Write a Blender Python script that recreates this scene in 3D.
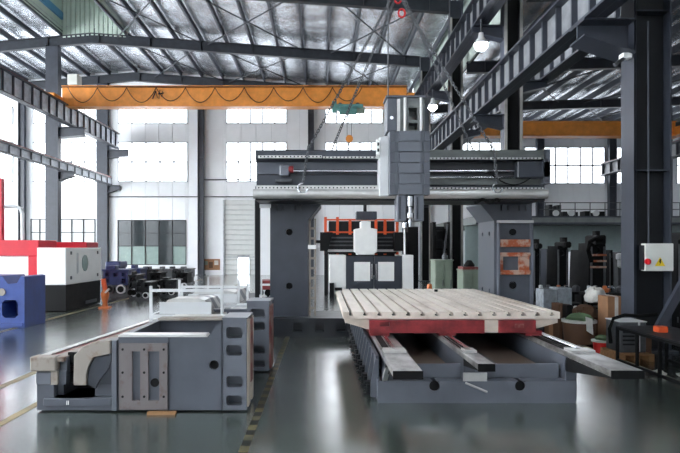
import bpy, bmesh, math, random
from mathutils import Vector, Matrix
random.seed(7)
for o in list(bpy.data.objects): bpy.data.objects.remove(o)
S = bpy.context.scene; COL = S.collection
PI = math.pi
# ------------------------------------------------------------------ camera, world, exposure
cd = bpy.data.cameras.new('camera'); cam = bpy.data.objects.new('camera', cd); COL.objects.link(cam)
cam.location = (0, 0, 1.9); cam.rotation_euler = (PI/2, 0, 0)
cd.sensor_width = 36; cd.lens = 560/680*36; cd.shift_x = 18/680; cd.shift_y = 21.5/680; cd.clip_end = 300
S.camera = cam
S.view_settings.view_transform = 'Standard'; S.view_settings.look = 'None'
S.view_settings.gamma = 1; S.view_settings.use_curve_mapping = False
S.view_settings.exposure = 1.0
W = bpy.data.worlds.new('sky'); S.world = W; W.use_nodes = True
W.node_tree.nodes['Background'].inputs[0].default_value = (0.90, 0.955, 1.0, 1)
W.node_tree.nodes['Background'].inputs[1].default_value = 7.0
WINDOW_E = 3.0

# pixel <-> metre bookkeeping for a floor at z=0, eye at 1.9 m
def PX(px, Y): return (px-322)*Y/560
def PZ(py, Y): return 1.9-(py-248)*Y/560

# ------------------------------------------------------------------ helpers
WL = {}
class MB:
    def __init__(s): s.v = []; s.f = []
    def box(s, x0, x1, y0, y1, z0, z1):
        if x0 > x1: x0, x1 = x1, x0
        if y0 > y1: y0, y1 = y1, y0
        if z0 > z1: z0, z1 = z1, z0
        b = len(s.v)
        s.v += [(x0,y0,z0),(x1,y0,z0),(x1,y1,z0),(x0,y1,z0),(x0,y0,z1),(x1,y0,z1),(x1,y1,z1),(x0,y1,z1)]
        s.f += [tuple(b+i for i in q) for q in ((0,3,2,1),(4,5,6,7),(0,1,5,4),(1,2,6,5),(2,3,7,6),(3,0,4,7))]
        return s
    def prism(s, poly, axis, a, b):
        # poly in the two other axes; axis 'x': (y,z)  'y': (x,z)  'z': (x,y)
        n = len(poly); k = len(s.v)
        def p(u, w, t):
            return {'x': (t,u,w), 'y': (u,t,w), 'z': (u,w,t)}[axis]
        s.v += [p(u,w,a) for u,w in poly] + [p(u,w,b) for u,w in poly]
        s.f.append(tuple(range(k, k+n))); s.f.append(tuple(range(k+2*n-1, k+n-1, -1)))
        for i in range(n):
            j = (i+1) % n
            s.f.append((k+i, k+n+i, k+n+j, k+j))
        return s
    def cyl(s, p0, p1, r, n=12, r1=None):
        p0 = Vector(p0); p1 = Vector(p1); r1 = r if r1 is None else r1
        d = (p1-p0).normalized(); a = d.orthogonal().normalized(); c = d.cross(a); k = len(s.v)
        for (q, rr) in ((p0, r), (p1, r1)):
            for i in range(n):
                t = 2*PI*i/n
                s.v.append(tuple(q + a*math.cos(t)*rr + c*math.sin(t)*rr))
        s.f.append(tuple(range(k+n-1, k-1, -1))); s.f.append(tuple(range(k+n, k+2*n)))
        for i in range(n):
            j = (i+1) % n; s.f.append((k+i, k+j, k+n+j, k+n+i))
        return s
    def tube(s, pts, r, n=6):
        pts = [Vector(p) for p in pts]; k = len(s.v); m = len(pts)
        ref = Vector((0.13, 0.31, 0.94)).normalized()
        for i, p in enumerate(pts):
            d = (pts[min(i+1,m-1)]-pts[max(i-1,0)]).normalized()
            a = ref.cross(d)
            if a.length < .05: a = Vector((1,0,0)).cross(d)
            a.normalize(); c = d.cross(a)
            for j in range(n):
                t = 2*PI*j/n; s.v.append(tuple(p + a*math.cos(t)*r + c*math.sin(t)*r))
        for i in range(m-1):
            for j in range(n):
                q = (j+1) % n
                s.f.append((k+i*n+j, k+i*n+q, k+(i+1)*n+q, k+(i+1)*n+j))
        s.f.append(tuple(range(k+n-1, k-1, -1))); s.f.append(tuple(range(k+(m-1)*n, k+m*n)))
        return s
    def lathe(s, c, prof, n=20):
        k = len(s.v); m = len(prof)
        for r, z in prof:
            for i in range(n):
                t = 2*PI*i/n; s.v.append((c[0]+r*math.cos(t), c[1]+r*math.sin(t), c[2]+z))
        for i in range(m-1):
            for j in range(n):
                q = (j+1) % n; s.f.append((k+i*n+j, k+i*n+q, k+(i+1)*n+q, k+(i+1)*n+j))
        s.f.append(tuple(range(k+n-1, k-1, -1))); s.f.append(tuple(range(k+(m-1)*n, k+m*n)))
        return s
    def beam(s, p0, p1, w, h):
        # rectangular bar between two points, w horizontal, h the other way
        p0 = Vector(p0); p1 = Vector(p1); d = (p1-p0).normalized()
        up = Vector((0,0,1)) if abs(d.z) < .95 else Vector((0,1,0))
        a = d.cross(up).normalized()*w/2; c = a.cross(d).normalized()*h/2; k = len(s.v)
        for q in (p0, p1): s.v += [tuple(q-a-c), tuple(q+a-c), tuple(q+a+c), tuple(q-a+c)]
        s.f += [tuple(k+i for i in q) for q in ((0,3,2,1),(4,5,6,7),(0,1,5,4),(1,2,6,5),(2,3,7,6),(3,0,4,7))]
        return s
    def grid(s, fn, nu, nv):
        k = len(s.v)
        for i in range(nu+1):
            for j in range(nv+1): s.v.append(fn(i/nu, j/nv))
        for i in range(nu):
            for j in range(nv):
                a = k+i*(nv+1)+j; s.f.append((a, a+nv+1, a+nv+2, a+1))
        return s
    def build(s, name, mat, parent=None, bevel=0, smooth=False, loc=None):
        me = bpy.data.meshes.new(name)
        off = Vector(loc) if loc is not None else (WL[parent.name] if parent else Vector((0,0,0)))
        me.from_pydata([tuple(Vector(v)-off) for v in s.v], [], s.f)
        bm = bmesh.new(); bm.from_mesh(me); bmesh.ops.recalc_face_normals(bm, faces=bm.faces); bm.to_mesh(me); bm.free()
        me.materials.append(mat)
        o = bpy.data.objects.new(name, me); COL.objects.link(o)
        WL[o.name] = off.copy()
        if parent:
            o.parent = parent; o.location = off - WL[parent.name]
        else: o.location = off
        if smooth:
            for p in me.polygons: p.use_smooth = True
            try: me.set_sharp_from_angle(angle=math.radians(40))
            except Exception: pass
        if bevel:
            m = o.modifiers.new('bevel', 'BEVEL'); m.width = bevel; m.segments = 1; m.limit_method = 'ANGLE'
        return o
def cut(o, cutter_mb):
    """real openings: subtract a cutter and bake the result, cutter removed"""
    off = WL[o.name]
    me = bpy.data.meshes.new('cut'); me.from_pydata([tuple(Vector(v)-off) for v in cutter_mb.v], [], cutter_mb.f)
    bm = bmesh.new(); bm.from_mesh(me); bmesh.ops.recalc_face_normals(bm, faces=bm.faces); bm.to_mesh(me); bm.free()
    c = bpy.data.objects.new('cut', me); COL.objects.link(c)
    bev = [(m.width) for m in o.modifiers if m.type == 'BEVEL']
    o.modifiers.clear()
    par = o.parent; l = o.location.copy(); o.parent = None; o.location = (0,0,0)
    m = o.modifiers.new('b', 'BOOLEAN'); m.object = c; m.operation = 'DIFFERENCE'; m.solver = 'EXACT'
    bpy.context.view_layer.update()
    dg = bpy.context.evaluated_depsgraph_get()
    nm = bpy.data.meshes.new_from_object(o.evaluated_get(dg))
    o.modifiers.clear(); nm.name = o.data.name; o.data = nm
    o.parent = par; o.location = l
    bpy.data.objects.remove(c)
    return o
def tag(o, label, cat, group=None, kind=None):
    o['label'] = label; o['category'] = cat
    if group: o['group'] = group
    if kind: o['kind'] = kind
    return o
def thing(name, label, cat, loc=(0,0,0), group=None):
    o = bpy.data.objects.new(name, None); COL.objects.link(o); o.location = loc; o.empty_display_size = .2
    WL[o.name] = Vector(loc); return tag(o, label, cat, group)
def struct_empty(name, loc=(0,0,0)):
    o = bpy.data.objects.new(name, None); COL.objects.link(o); o.location = loc; o['kind'] = 'structure'
    WL[o.name] = Vector(loc); return o
def piece(name, mesh, loc, parent):
    o = bpy.data.objects.new(name, mesh); COL.objects.link(o); o.parent = parent
    o.location = Vector(loc)-WL[parent.name]; WL[o.name] = Vector(loc); return o
def dup(root, loc, label, group=None):
    r = root.copy(); COL.objects.link(r); r.location = loc; r['label'] = label
    WL[r.name] = Vector(loc)
    if group: r['group'] = group
    for ch in root.children:
        c = ch.copy(); COL.objects.link(c); c.parent = r
        for g in ch.children:
            d = g.copy(); COL.objects.link(d); d.parent = c
    return r

# ------------------------------------------------------------------ materials
def lin(c): 
    return tuple(((x/255)/12.92 if x/255 <= .04045 else ((x/255+.055)/1.055)**2.4) for x in c)
def mat(name, rgb, rough=.5, metal=0.0, var=.12, scale=3, bump=0.0, bscale=30, spec=.5, rgb2=None, stretch=None, coat=0, split=None):
    m = bpy.data.materials.new(name); m.use_nodes = True; nt = m.node_tree; N = nt.nodes; L = nt.links
    b = N['Principled BSDF']; b.inputs['Roughness'].default_value = rough; b.inputs['Metallic'].default_value = metal
    b.inputs['Specular IOR Level'].default_value = spec
    if coat: b.inputs['Coat Weight'].default_value = coat; b.inputs['Coat Roughness'].default_value = .08
    c = lin(rgb)
    tc = N.new('ShaderNodeTexCoord'); mp = N.new('ShaderNodeMapping'); L.new(tc.outputs['Object'], mp.inputs[0])
    if stretch: mp.inputs['Scale'].default_value = stretch
    nz = N.new('ShaderNodeTexNoise'); nz.inputs['Scale'].default_value = scale; nz.inputs['Detail'].default_value = 6
    nz.inputs['Roughness'].default_value = .6
    L.new(mp.outputs[0], nz.inputs['Vector'])
    rp = N.new('ShaderNodeValToRGB'); L.new(nz.outputs[0], rp.inputs[0])
    c2 = lin(rgb2) if rgb2 else tuple(x*(1-2.2*var) if var < .4 else x*.2 for x in c)
    c1 = c if rgb2 else tuple(min(1, x*(1+1.2*var)) for x in c)
    lo, hi = split if split else (.35, .65)
    rp.color_ramp.elements[0].position = lo; rp.color_ramp.elements[1].position = hi
    rp.color_ramp.elements[0].color = (*c2, 1); rp.color_ramp.elements[1].color = (*c1, 1)
    L.new(rp.outputs[0], b.inputs['Base Color'])
    mr = N.new('ShaderNodeMapRange'); mr.inputs[3].default_value = rough*.8; mr.inputs[4].default_value = min(1, rough*1.25)
    L.new(nz.outputs[0], mr.inputs[0]); L.new(mr.outputs[0], b.inputs['Roughness'])
    if bump:
        n2 = N.new('ShaderNodeTexNoise'); n2.inputs['Scale'].default_value = bscale; n2.inputs['Detail'].default_value = 4
        L.new(mp.outputs[0], n2.inputs['Vector'])
        bp = N.new('ShaderNodeBump'); bp.inputs['Strength'].default_value = bump; bp.inputs['Distance'].default_value = .05
        L.new(n2.outputs[0], bp.inputs['Height']); L.new(bp.outputs[0], b.inputs['Normal'])
    return m
def emis(name, rgb, st):
    m = bpy.data.materials.new(name); m.use_nodes = True; b = m.node_tree.nodes['Principled BSDF']
    b.inputs['Base Color'].default_value = (.8,.8,.8,1); b.inputs['Roughness'].default_value = .3
    b.inputs['Emission Color'].default_value = (*lin(rgb), 1); b.inputs['Emission Strength'].default_value = st
    return m
M = dict(
 steel = mat('dark_blue_grey_steel_paint', (56,60,70), .42, var=.08),
 rafter = mat('rafter_paint', (46,50,58), .5),
 steel_d = mat('near_black_steel_paint', (22,24,28), .45, spec=.35),
 purlin = mat('galvanised_purlin', (84,88,98), .5, .3),
 foil = mat('aluminium_foil_insulation', (222,226,232), .22, 1.0, var=.14, scale=1.2, bump=1.0, bscale=16, stretch=(.6,1,1)),
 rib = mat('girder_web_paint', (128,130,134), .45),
 rib_l = mat('haze_lightened_girder_web', (196,202,212), .45),  # left girder webs: light and window haze put into a paler colour
 rib_c = mat('bright_flange_edge', (150,148,144), .4, var=.1),  # brightness of the column flange edges put into the colour
 orange = mat('crane_orange_paint', (236,150,64), .4, var=.06),
 orange2 = mat('orange_red_paint', (214,84,40), .4, var=.06),
 wall = mat('white_wall_panel', (236,238,241), .5, var=.02, scale=.8),
 wall_g = mat('pale_green_partition', (142,156,156), .6, var=.03),
 trim = mat('pale_grey_trim', (176,180,184), .5),
 pane = emis('daylight_pane', (240,247,255), WINDOW_E),
 glass_d = mat('dark_interior_glass', (52,58,60), .08, var=.15, scale=.8, spec=.8),
 glass_g = mat('frosted_green_glass', (138,158,152), .25, var=.04),
 line_y = mat('yellow_floor_line', (164,146,104), .35, rgb2=(96,94,78), scale=2.5),
 line_f = mat('faded_hazard_yellow', (122,112,78), .4, rgb2=(70,72,60), scale=3),
 line_b = mat('black_floor_line', (32,34,32), .35),
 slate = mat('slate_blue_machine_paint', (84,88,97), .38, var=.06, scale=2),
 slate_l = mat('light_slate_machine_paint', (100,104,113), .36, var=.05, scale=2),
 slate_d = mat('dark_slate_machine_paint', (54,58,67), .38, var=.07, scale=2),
 primer = mat('worn_beige_primer', (150,142,134), .55, rgb2=(112,84,70), scale=5, split=(.3,.48)),
 primer_d = mat('rubbed_grey_primer', (112,106,106), .55, rgb2=(96,74,68), scale=6, split=(.30,.46)),
 slate_dd = mat('very_dark_slate_paint', (32,35,41), .35, var=.06),
 way = mat('scraped_guideway_metal', (176,174,172), .3, .5, rgb2=(92,88,86), scale=2.5, stretch=(1,.5,1), split=(.38,.55)),
 rust = mat('rust_orange_machined_pad', (168,84,48), .45, rgb2=(186,158,142), scale=5, split=(.42,.56)),
 redmach = mat('dark_red_oxide', (120,52,50), .5, rgb2=(150,120,112), scale=4, split=(.35,.5)),
 machined = mat('machined_bright_metal', (206,205,203), .34, .6, var=.05, scale=3),
 tabletop = mat('ground_cast_iron_table', (228,216,204), .42, .15, rgb2=(192,176,162), scale=3, stretch=(1,.2,1), split=(.3,.52)),
 tableside = mat('table_side_iron', (206,192,178), .5, .1, var=.05, scale=5),
 reda = mat('dull_red_paint', (150,48,52), .4, rgb2=(104,30,34), scale=5),
 red = mat('bright_red_enclosure_paint', (196,26,46), .35, var=.04),
 white = mat('white_enclosure_paint', (240,240,238), .35, var=.02),
 whiteg = mat('light_grey_enclosure', (206,208,210), .35, var=.02),
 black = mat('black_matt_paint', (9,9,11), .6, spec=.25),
 rubber = mat('black_rubber', (10,10,10), .8, spec=.2),
 blue = mat('royal_blue_machine_paint', (52,74,140), .4, var=.08),
 navy = mat('navy_machine_paint', (40,52,96), .45, var=.1),
 chrome = mat('chrome', (220,222,226), .15, 1.0, var=.02),
 iron = mat('grey_cast_iron', (88,90,94), .5, .3, var=.12, scale=8),
 greeny = mat('grey_green_machine_paint', (126,138,124), .5, var=.06),
 beam_g = mat('oily_grey_green_metal', (104,108,106), .32, .45, var=.12, scale=5, stretch=(.3,1,1)),
 card = mat('cardboard', (150,110,80), .8, var=.07),
 card_d = mat('dark_cardboard', (92,64,46), .8, var=.1),
 tape = mat('packing_tape', (206,202,196), .3),
 wood = mat('pallet_wood', (150,110,74), .7, var=.12, scale=6, stretch=(.3,3,3)),
 plast = mat('plastic_wrap_white', (190,198,206), .25, var=.12, scale=7, bump=.4, bscale=12),
 bucket = mat('red_plastic', (214,26,26), .3, var=.03),
 green = mat('green_cloth', (92,116,84), .8, var=.1, bump=.5),
 brown = mat('oily_brown_floor_of_bed', (96,82,72), .4, var=.15, scale=4),
 teal = mat('teal_hoist_paint', (96,146,140), .4),
 yellow = mat('warning_yellow', (232,200,40), .4, var=.02),
 redknob = mat('red_knob', (206,28,36), .3, var=.02),
 signw = mat('electrical_box_white', (214,214,208), .4, var=.02),
 cloth = mat('white_rag', (206,204,198), .8, bump=.4),
 pgreen = mat('pale_corrugated_translucent', (196,208,200), .5, var=.03),
 skyblue = mat('blue_strip', (90,150,196), .4, var=.03),
 concrete = mat('mezzanine_concrete', (116,120,120), .6, var=.08),
 alu = mat('dull_aluminium', (120,123,128), .36, .7, var=.1, scale=4),
 copper = mat('copper_orange', (204,112,60), .35, .3, var=.1, scale=8),
)
# corrugated shutter slat shares the wall tone
M['slat'] = mat('shutter_slat', (214,216,214), .5, var=.02)
# glossy epoxy floor
def floor_mat():
    m = bpy.data.materials.new('green_grey_epoxy_floor'); m.use_nodes = True; nt = m.node_tree; N = nt.nodes; L = nt.links
    b = N['Principled BSDF']; tc = N.new('ShaderNodeTexCoord')
    nz = N.new('ShaderNodeTexNoise'); nz.inputs['Scale'].default_value = .9; nz.inputs['Detail'].default_value = 3; nz.inputs['Roughness'].default_value = .5
    L.new(tc.outputs['Object'], nz.inputs['Vector'])
    rp = N.new('ShaderNodeValToRGB'); rp.color_ramp.elements[0].position = .35; rp.color_ramp.elements[1].position = .68
    rp.color_ramp.elements[0].color = (*lin((54,62,56)), 1); rp.color_ramp.elements[1].color = (*lin((76,86,79)), 1)
    L.new(nz.outputs[0], rp.inputs[0]); L.new(rp.outputs[0], b.inputs['Base Color'])
    n2 = N.new('ShaderNodeTexNoise'); n2.inputs['Scale'].default_value = 1.6; n2.inputs['Detail'].default_value = 3
    L.new(tc.outputs['Object'], n2.inputs['Vector'])
    mr = N.new('ShaderNodeMapRange'); mr.inputs[1].default_value = .3; mr.inputs[2].default_value = .7
    mr.inputs[3].default_value = .15; mr.inputs[4].default_value = .23
    L.new(n2.outputs[0], mr.inputs[0]); L.new(mr.outputs[0], b.inputs['Roughness'])
    b.inputs['Specular IOR Level'].default_value = 1.0; b.inputs['Coat Weight'].default_value = 1.0; b.inputs['Coat IOR'].default_value = 1.7; b.inputs['Coat Roughness'].default_value = .25
    n3 = N.new('ShaderNodeTexNoise'); n3.inputs['Scale'].default_value = 4; n3.inputs['Detail'].default_value = 2
    L.new(tc.outputs['Object'], n3.inputs['Vector'])
    bp = N.new('ShaderNodeBump'); bp.inputs['Strength'].default_value = .05; bp.inputs['Distance'].default_value = .03
    L.new(n3.outputs[0], bp.inputs['Height']); L.new(bp.outputs[0], b.inputs['Normal'])
    return m
M['floor'] = floor_mat()

# ------------------------------------------------------------------ building grid
YC = [10.15, 17.45, 24.75, 32.1, 39.4]      # frames
YW = 39.55                                  # back wall
XR = 5.9; XL = -15.4; RIDGE = -13.2; XF = 6.45
def roof_main(x): return 14.2 - (.0718*(x-RIDGE) if x > RIDGE else .09*(RIDGE-x))
def roof_right(x): return 9.9 + .033*x
def roof(x): return roof_main(x) if x < XF else roof_right(x)

# ------------------------------------------------------------------ floor
fl = MB(); fl.box(-34, 28, -8, YW+.3, -.2, 0); floor = fl.build('floor', M['floor']); floor['kind'] = 'structure'
def strip(x0, x1, y0, y1, m, z=.004):
    return MB().box(x0, x1, y0, y1, .0005, z).build('floor_line', m, floor)
strip(-4.45, -4.33, 3, 30, M['line_y']); strip(-3.52, -3.42, 3, 8.6, M['line_y']); strip(-7.35, -7.22, 6, 34, M['line_y'])
strip(5.0, 5.12, 4, 12.5, M['line_y'])
y = 3.6; k = 0
while y < 16:                                # hazard dashes of the aisle tape, one by one
    strip(-.78, -.69, y, y+.16, M['line_f'] if k % 2 == 0 else M['line_b']); y += .16; k += 1

# ------------------------------------------------------------------ back wall: panels round the openings
wb = struct_empty('wall_back', (0, YW, 0))
WIN = []   # (x0,x1,z0,z1) in metres
for a, b in ((-140,-85),(-66,13),(33,97),(118,188),(226,287),(325,383),(432,503)):
    WIN.append((PX(a,YW), PX(b,YW), PZ(124,YW), PZ(107,YW))); WIN.append((PX(a,YW), PX(b,YW), PZ(182,YW), PZ(142,YW)))
for a, b in ((524,537),(543,605),(616,665),(676,740)):
    WIN.append((PX(a,YW), PX(b,YW), PZ(184,YW), PZ(147,YW)))
DARKWIN = (PX(118,YW), PX(186,YW), PZ(265,YW), PZ(220,YW))
SHUT = (PX(223,YW), PX(256,YW), 0, PZ(200,YW))
GRIDW = [(PX(31,YW), PX(48.5,YW), .9, PZ(219,YW)), (PX(60,YW), PX(95,YW), .9, PZ(219,YW))]
OPEN = WIN + [DARKWIN, SHUT] + GRIDW
cuts = {-34.0, 28.0, XF}
for o_ in OPEN: cuts.add(round(o_[0],3)); cuts.add(round(o_[1],3))
cuts = sorted(cuts); xs = []
for a, b in zip(cuts, cuts[1:]):
    n = max(1, round((b-a)/1.05)); xs += [a+(b-a)*i/n for i in range(n)]
xs.append(cuts[-1])
for a, b in zip(xs, xs[1:]):
    mid = (a+b)/2; top = min(roof(a+.01), roof(b-.01))+.3
    ops = sorted([(o_[2], o_[3]) for o_ in OPEN if o_[0]-.01 < mid < o_[1]+.01])
    z = 0
    for z0, z1 in ops + [(top, top)]:
        if z0 - z > .03:
            MB().box(a+.008, b-.008, YW, YW+.12, z, z0).build('wall_panel', M['wall'], wb, loc=((a+b)/2, YW, z))
        z = max(z, z1)
MB().prism([(-34,0),(XF,0),(XF,roof_main(XF)+.5),(RIDGE,14.7),(-34,roof_main(-34)+.5)], 'y', YW+.125, YW+.16).prism([(XF,0),(28,0),(28,roof_right(28)+.5),(XF,roof_right(XF)+.5)], 'y', YW+.125, YW+.16).build('wall_backing', M['trim'], wb)
for nm, bx_ in (('wall_front', (-34, 28, -8.2, -8, 0, 16)), ('wall_right', (28, 28.2, -8, YW+.3, 0, 12))):
    w_ = MB().box(*bx_).build(nm, M['wall']); w_['kind'] = 'structure'
# windows
wi = 0
for (x0, x1, z0, z1) in WIN:
    wi += 1
    w = struct_empty('window_%d' % wi, ((x0+x1)/2, YW, z0))
    fr = MB(); t = .07
    fr.box(x0, x1, YW-.05, YW+.1, z0, z0+t).box(x0, x1, YW-.05, YW+.1, z1-t, z1)
    fr.box(x0, x0+t, YW-.05, YW+.1, z0, z1).box(x1-t, x1, YW-.05, YW+.1, z0, z1)
    n = max(1, round((x1-x0)/.9)); r = 2 if z1-z0 > 2 else 1
    for i in range(1, n):
        xx = x0+(x1-x0)*i/n; fr.box(xx-.05, xx+.05, YW-.03, YW+.08, z0, z1)
    if r == 2: fr.box(x0, x1, YW-.03, YW+.08, (z0+z1)/2-.05, (z0+z1)/2+.05)
    fr.build('window_frame', M['trim'], w)
    pw, ph = (x1-x0)/n, (z1-z0)/r
    pm = MB().box(.02, pw-.02, 0, .015, .02, ph-.02)
    me = None
    for i in range(n):
        for j in range(r):
            if me is None: me = pm.build('pane', M['pane'], w, loc=(0,0,0)); me.location = Vector((x0+i*pw, YW+.03, z0+j*ph))-WL[w.name]; me = me.data
            else: piece('pane', me, (x0+i*pw, YW+.03, z0+j*ph), w)
# dark interior window
def grid_window(n0, rect, nx, rows, fm, pick, yy=YW):
    x0, x1, z0, z1 = rect; w = struct_empty(n0, ((x0+x1)/2, yy, z0)); fr = MB(); t = .05
    fr.box(x0, x1, yy-.04, yy+.05, z0, z0+t).box(x0, x1, yy-.04, yy+.05, z1-t, z1)
    for i in range(nx+1):
        xx = x0+(x1-x0)*i/nx; fr.box(xx-t/2, xx+t/2, yy-.04, yy+.05, z0, z1)
    for zz in rows[1:-1]: fr.box(x0, x1, yy-.035, yy+.05, zz-t/2, zz+t/2)
    fr.build('window_frame', fm, w)
    for i in range(nx):
        for j in range(len(rows)-1):
            a = x0+(x1-x0)*i/nx; b = x0+(x1-x0)*(i+1)/nx
            MB().box(a+.01, b-.01, yy+.02, yy+.04, rows[j]+.01, rows[j+1]-.01).build('pane', pick(i, j), w)
x0, x1, z0, z1 = DARKWIN
grid_window('window_%d' % (wi+1), DARKWIN, 5, [z0, PZ(246,YW), PZ(233,YW), z1], M['steel_d'], lambda i, j: M['glass_g'] if j == 0 and i != 3 else M['glass_d'])
wi += 1
MB().box(x0-.15, x1+.15, YW-.12, YW, z0-.12, z0).build('trim_1', M['wall'])['kind'] = 'structure'
for g, nx in zip(GRIDW, (2, 3)):
    wi += 1; grid_window('window_%d' % wi, g, nx, [g[2], 2.1, 3.0, g[3]], M['steel_d'], lambda i, j: M['whiteg'])
# roller shutter with a wicket door
sh = struct_empty('door_1', ((SHUT[0]+SHUT[1])/2, YW, 0))
x0, x1, _, z1 = SHUT; dz = .36; n = int(z1/dz); wx0, wx1 = PX(238,YW), PX(249,YW); wz = PZ(257,YW)
for i in range(n+1):
    za, zb = i*z1/(n+1), (i+1)*z1/(n+1)
    segs = [(x0+.1, x1-.1)] if za >= wz-.05 else [(x0+.1, wx0-.04), (wx1+.04, x1-.1)]
    for a, b in segs:
        MB().prism([(YW+.06,za+.01),(YW+.03,za+.03),(YW+.03,zb-.03),(YW+.06,zb-.01),(YW+.1,zb-.01),(YW+.1,za+.01)], 'x', a, b).build('slat', M['slat'], sh)
MB().box(x0, x0+.1, YW-.06, YW+.1, 0, z1).box(x1-.1, x1, YW-.06, YW+.1, 0, z1).box(x0, x1, YW-.02, YW+.1, PZ(257,YW)-.03, PZ(257,YW)+.03).build('guide_rail', M['trim'], sh)
d2 = struct_empty('door_2', ((wx0+wx1)/2, YW, 0))
MB().box(wx0, wx1, YW+.05, YW+.07, .05, wz-.05).build('pane', M['pane'], d2)
MB().box(wx0-.04, wx0, YW-.02, YW+.1, 0, wz).box(wx1, wx1+.04, YW-.02, YW+.1, 0, wz).box(wx0, wx1, YW-.02, YW+.1, wz-.05, wz).build('door_frame', M['trim'], d2)
# notice board, wall pipes
nb = thing('notice_board', 'small brown pinned notice board on the white back wall beside the roller shutter', 'board', (PX(211,YW), YW-.05, PZ(270,YW)))
MB().box(PX(203,YW), PX(220,YW), YW-.05, YW-.005, PZ(270,YW), PZ(259,YW)).build('board', M['card'], nb)
for (a, b, c, d, m) in ((204.5,208,261,265,'greeny'),(209,213,262,268,'card_d'),(214.5,218.5,260.5,265,'tape')):
    MB().box(PX(a,YW), PX(b,YW), YW-.06, YW-.05, PZ(d,YW), PZ(c,YW)).build('paper', M[m], nb)
for i, (a, b, py, r) in enumerate(((101,256,197,.035),(204,256,180,.045))):
    tag(MB().cyl((PX(a,YW), YW-.2, PZ(py,YW)), (PX(b,YW), YW-.2, PZ(py,YW)), r, 8).build('wall_pipe', M['iron']),
        ('long thin grey pipe running level across the back wall above the dark window', 'short grey pipe just under the windows left of the gantry')[i], 'pipe')

# ------------------------------------------------------------------ roof: deck, foil, purlins, rafters
ceil = struct_empty('ceiling', (0, 0, 9))
dk = MB()
dk.prism([(-34,roof_main(-34)+.5),(RIDGE,14.7),(XF,roof_main(XF)+.5),(XF,roof_main(XF)+.56),(RIDGE,14.76),(-34,roof_main(-34)+.56)], 'y', YC[3], YW+.3)
MONX = (PX(62,32.1), PX(127,32.1))
dk.prism([(-34,roof_main(-34)+.5),(MONX[0],roof_main(MONX[0])+.5),(MONX[0],roof_main(MONX[0])+.56),(-34,roof_main(-34)+.56)], 'y', -8, YC[3])
dk.prism([(MONX[1],roof_main(MONX[1])+.5),(XF,roof_main(XF)+.5),(XF,roof_main(XF)+.56),(MONX[1],roof_main(MONX[1])+.56)], 'y', -8, YC[3])
dk.prism([(XF,roof_right(XF)+.5),(28,roof_right(28)+.5),(28,roof_right(28)+.56),(XF,roof_right(XF)+.56)], 'y', -8, YW+.3)
dk.build('roof_deck', M['trim'], ceil)
def foil(x0, x1, y0, y1, fz):
    ph = random.random()*9
    ny = max(6, int((y1-y0)/.35))
    cache = {}
    def fn(u, v):
        xx = x0+(x1-x0)*u; yy = y0+(y1-y0)*v
        j = round(v*ny)
        if j not in cache: cache[j] = random.uniform(-.035, .035)
        sag = -.10*math.sin(PI*u)
        return (xx, yy, fz(xx)+.42+sag+(cache[j]+.02*math.sin(yy*1.9+ph)+random.uniform(-.012,.012))*math.sin(PI*u))
    return MB().grid(fn, 5, ny).build('foil_sheet', M['foil'], ceil, smooth=True)
def purlin(x, y0, y1, fz):
    z = fz(x)
    return MB().prism([(x-.05,z),(x+.05,z),(x+.05,z+.03),(x-.02,z+.03),(x-.02,z+.27),(x+.05,z+.27),(x+.05,z+.3),(x-.05,z+.3)], 'y', y0, y1).build('purlin', M['purlin'], ceil)
SP = 1.46
x = XF-.25
pl = []
while x > MONX[1]: pl.append(x); x -= SP
pr = [MONX[1]-0.05]
x = MONX[0]
while x > -34: pr.append(x); x -= SP
allp = sorted(set(pl + [MONX[1]] + [MONX[1]-1.85, MONX[0]] + [q for q in pr if q < MONX[0]]))
for a, b in zip(allp, allp[1:]):
    if a >= MONX[0]-.01 and b <= MONX[1]+.01: foil(a, b, YC[3], YW, roof_main); continue
    foil(a, b, 4, YW, roof_main)
for a in allp:
    inmon = MONX[0]+.1 < a < MONX[1]-.1
    purlin(a, YC[3] if inmon else 4, YW, roof_main)
q = [XF+.15]
while q[-1] < 26.5: q.append(q[-1]+SP)
for a, b in zip(q, q[1:]): foil(a, b, 4, YW, roof_right)
for a in q: purlin(a, 4, YW, roof_right)
# raised ridge monitor: end wall of pale corrugated sheets, side walls
mx0, mx1 = MONX; n = 14
for i in range(n):
    a = mx0+(mx1-mx0)*i/n; b = mx0+(mx1-mx0)*(i+1)/n
    MB().prism([(a,32.15),(a+.06,32.08),(b-.06,32.08),(b,32.15),(b,32.2),(a,32.2)], 'z', roof_main(a)-.1, 16.8).build('monitor_panel', M['pgreen'], ceil)
MB().box(mx0-.1, mx0, 8, 32.2, roof_main(mx0)+.2, 16.8).box(mx1, mx1+.1, 8, 32.2, roof_main(mx1)+.2, 16.8).box(mx0-.1, mx1+.1, 8, 32.2, 16.8, 16.9).build('monitor_shell', M['pgreen'], ceil)
MB().box(mx0, mx0+.12, 8, 32.0, roof_main(mx0)+.9, roof_main(mx0)+1.3).build('monitor_strip', M['skyblue'], ceil)
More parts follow.
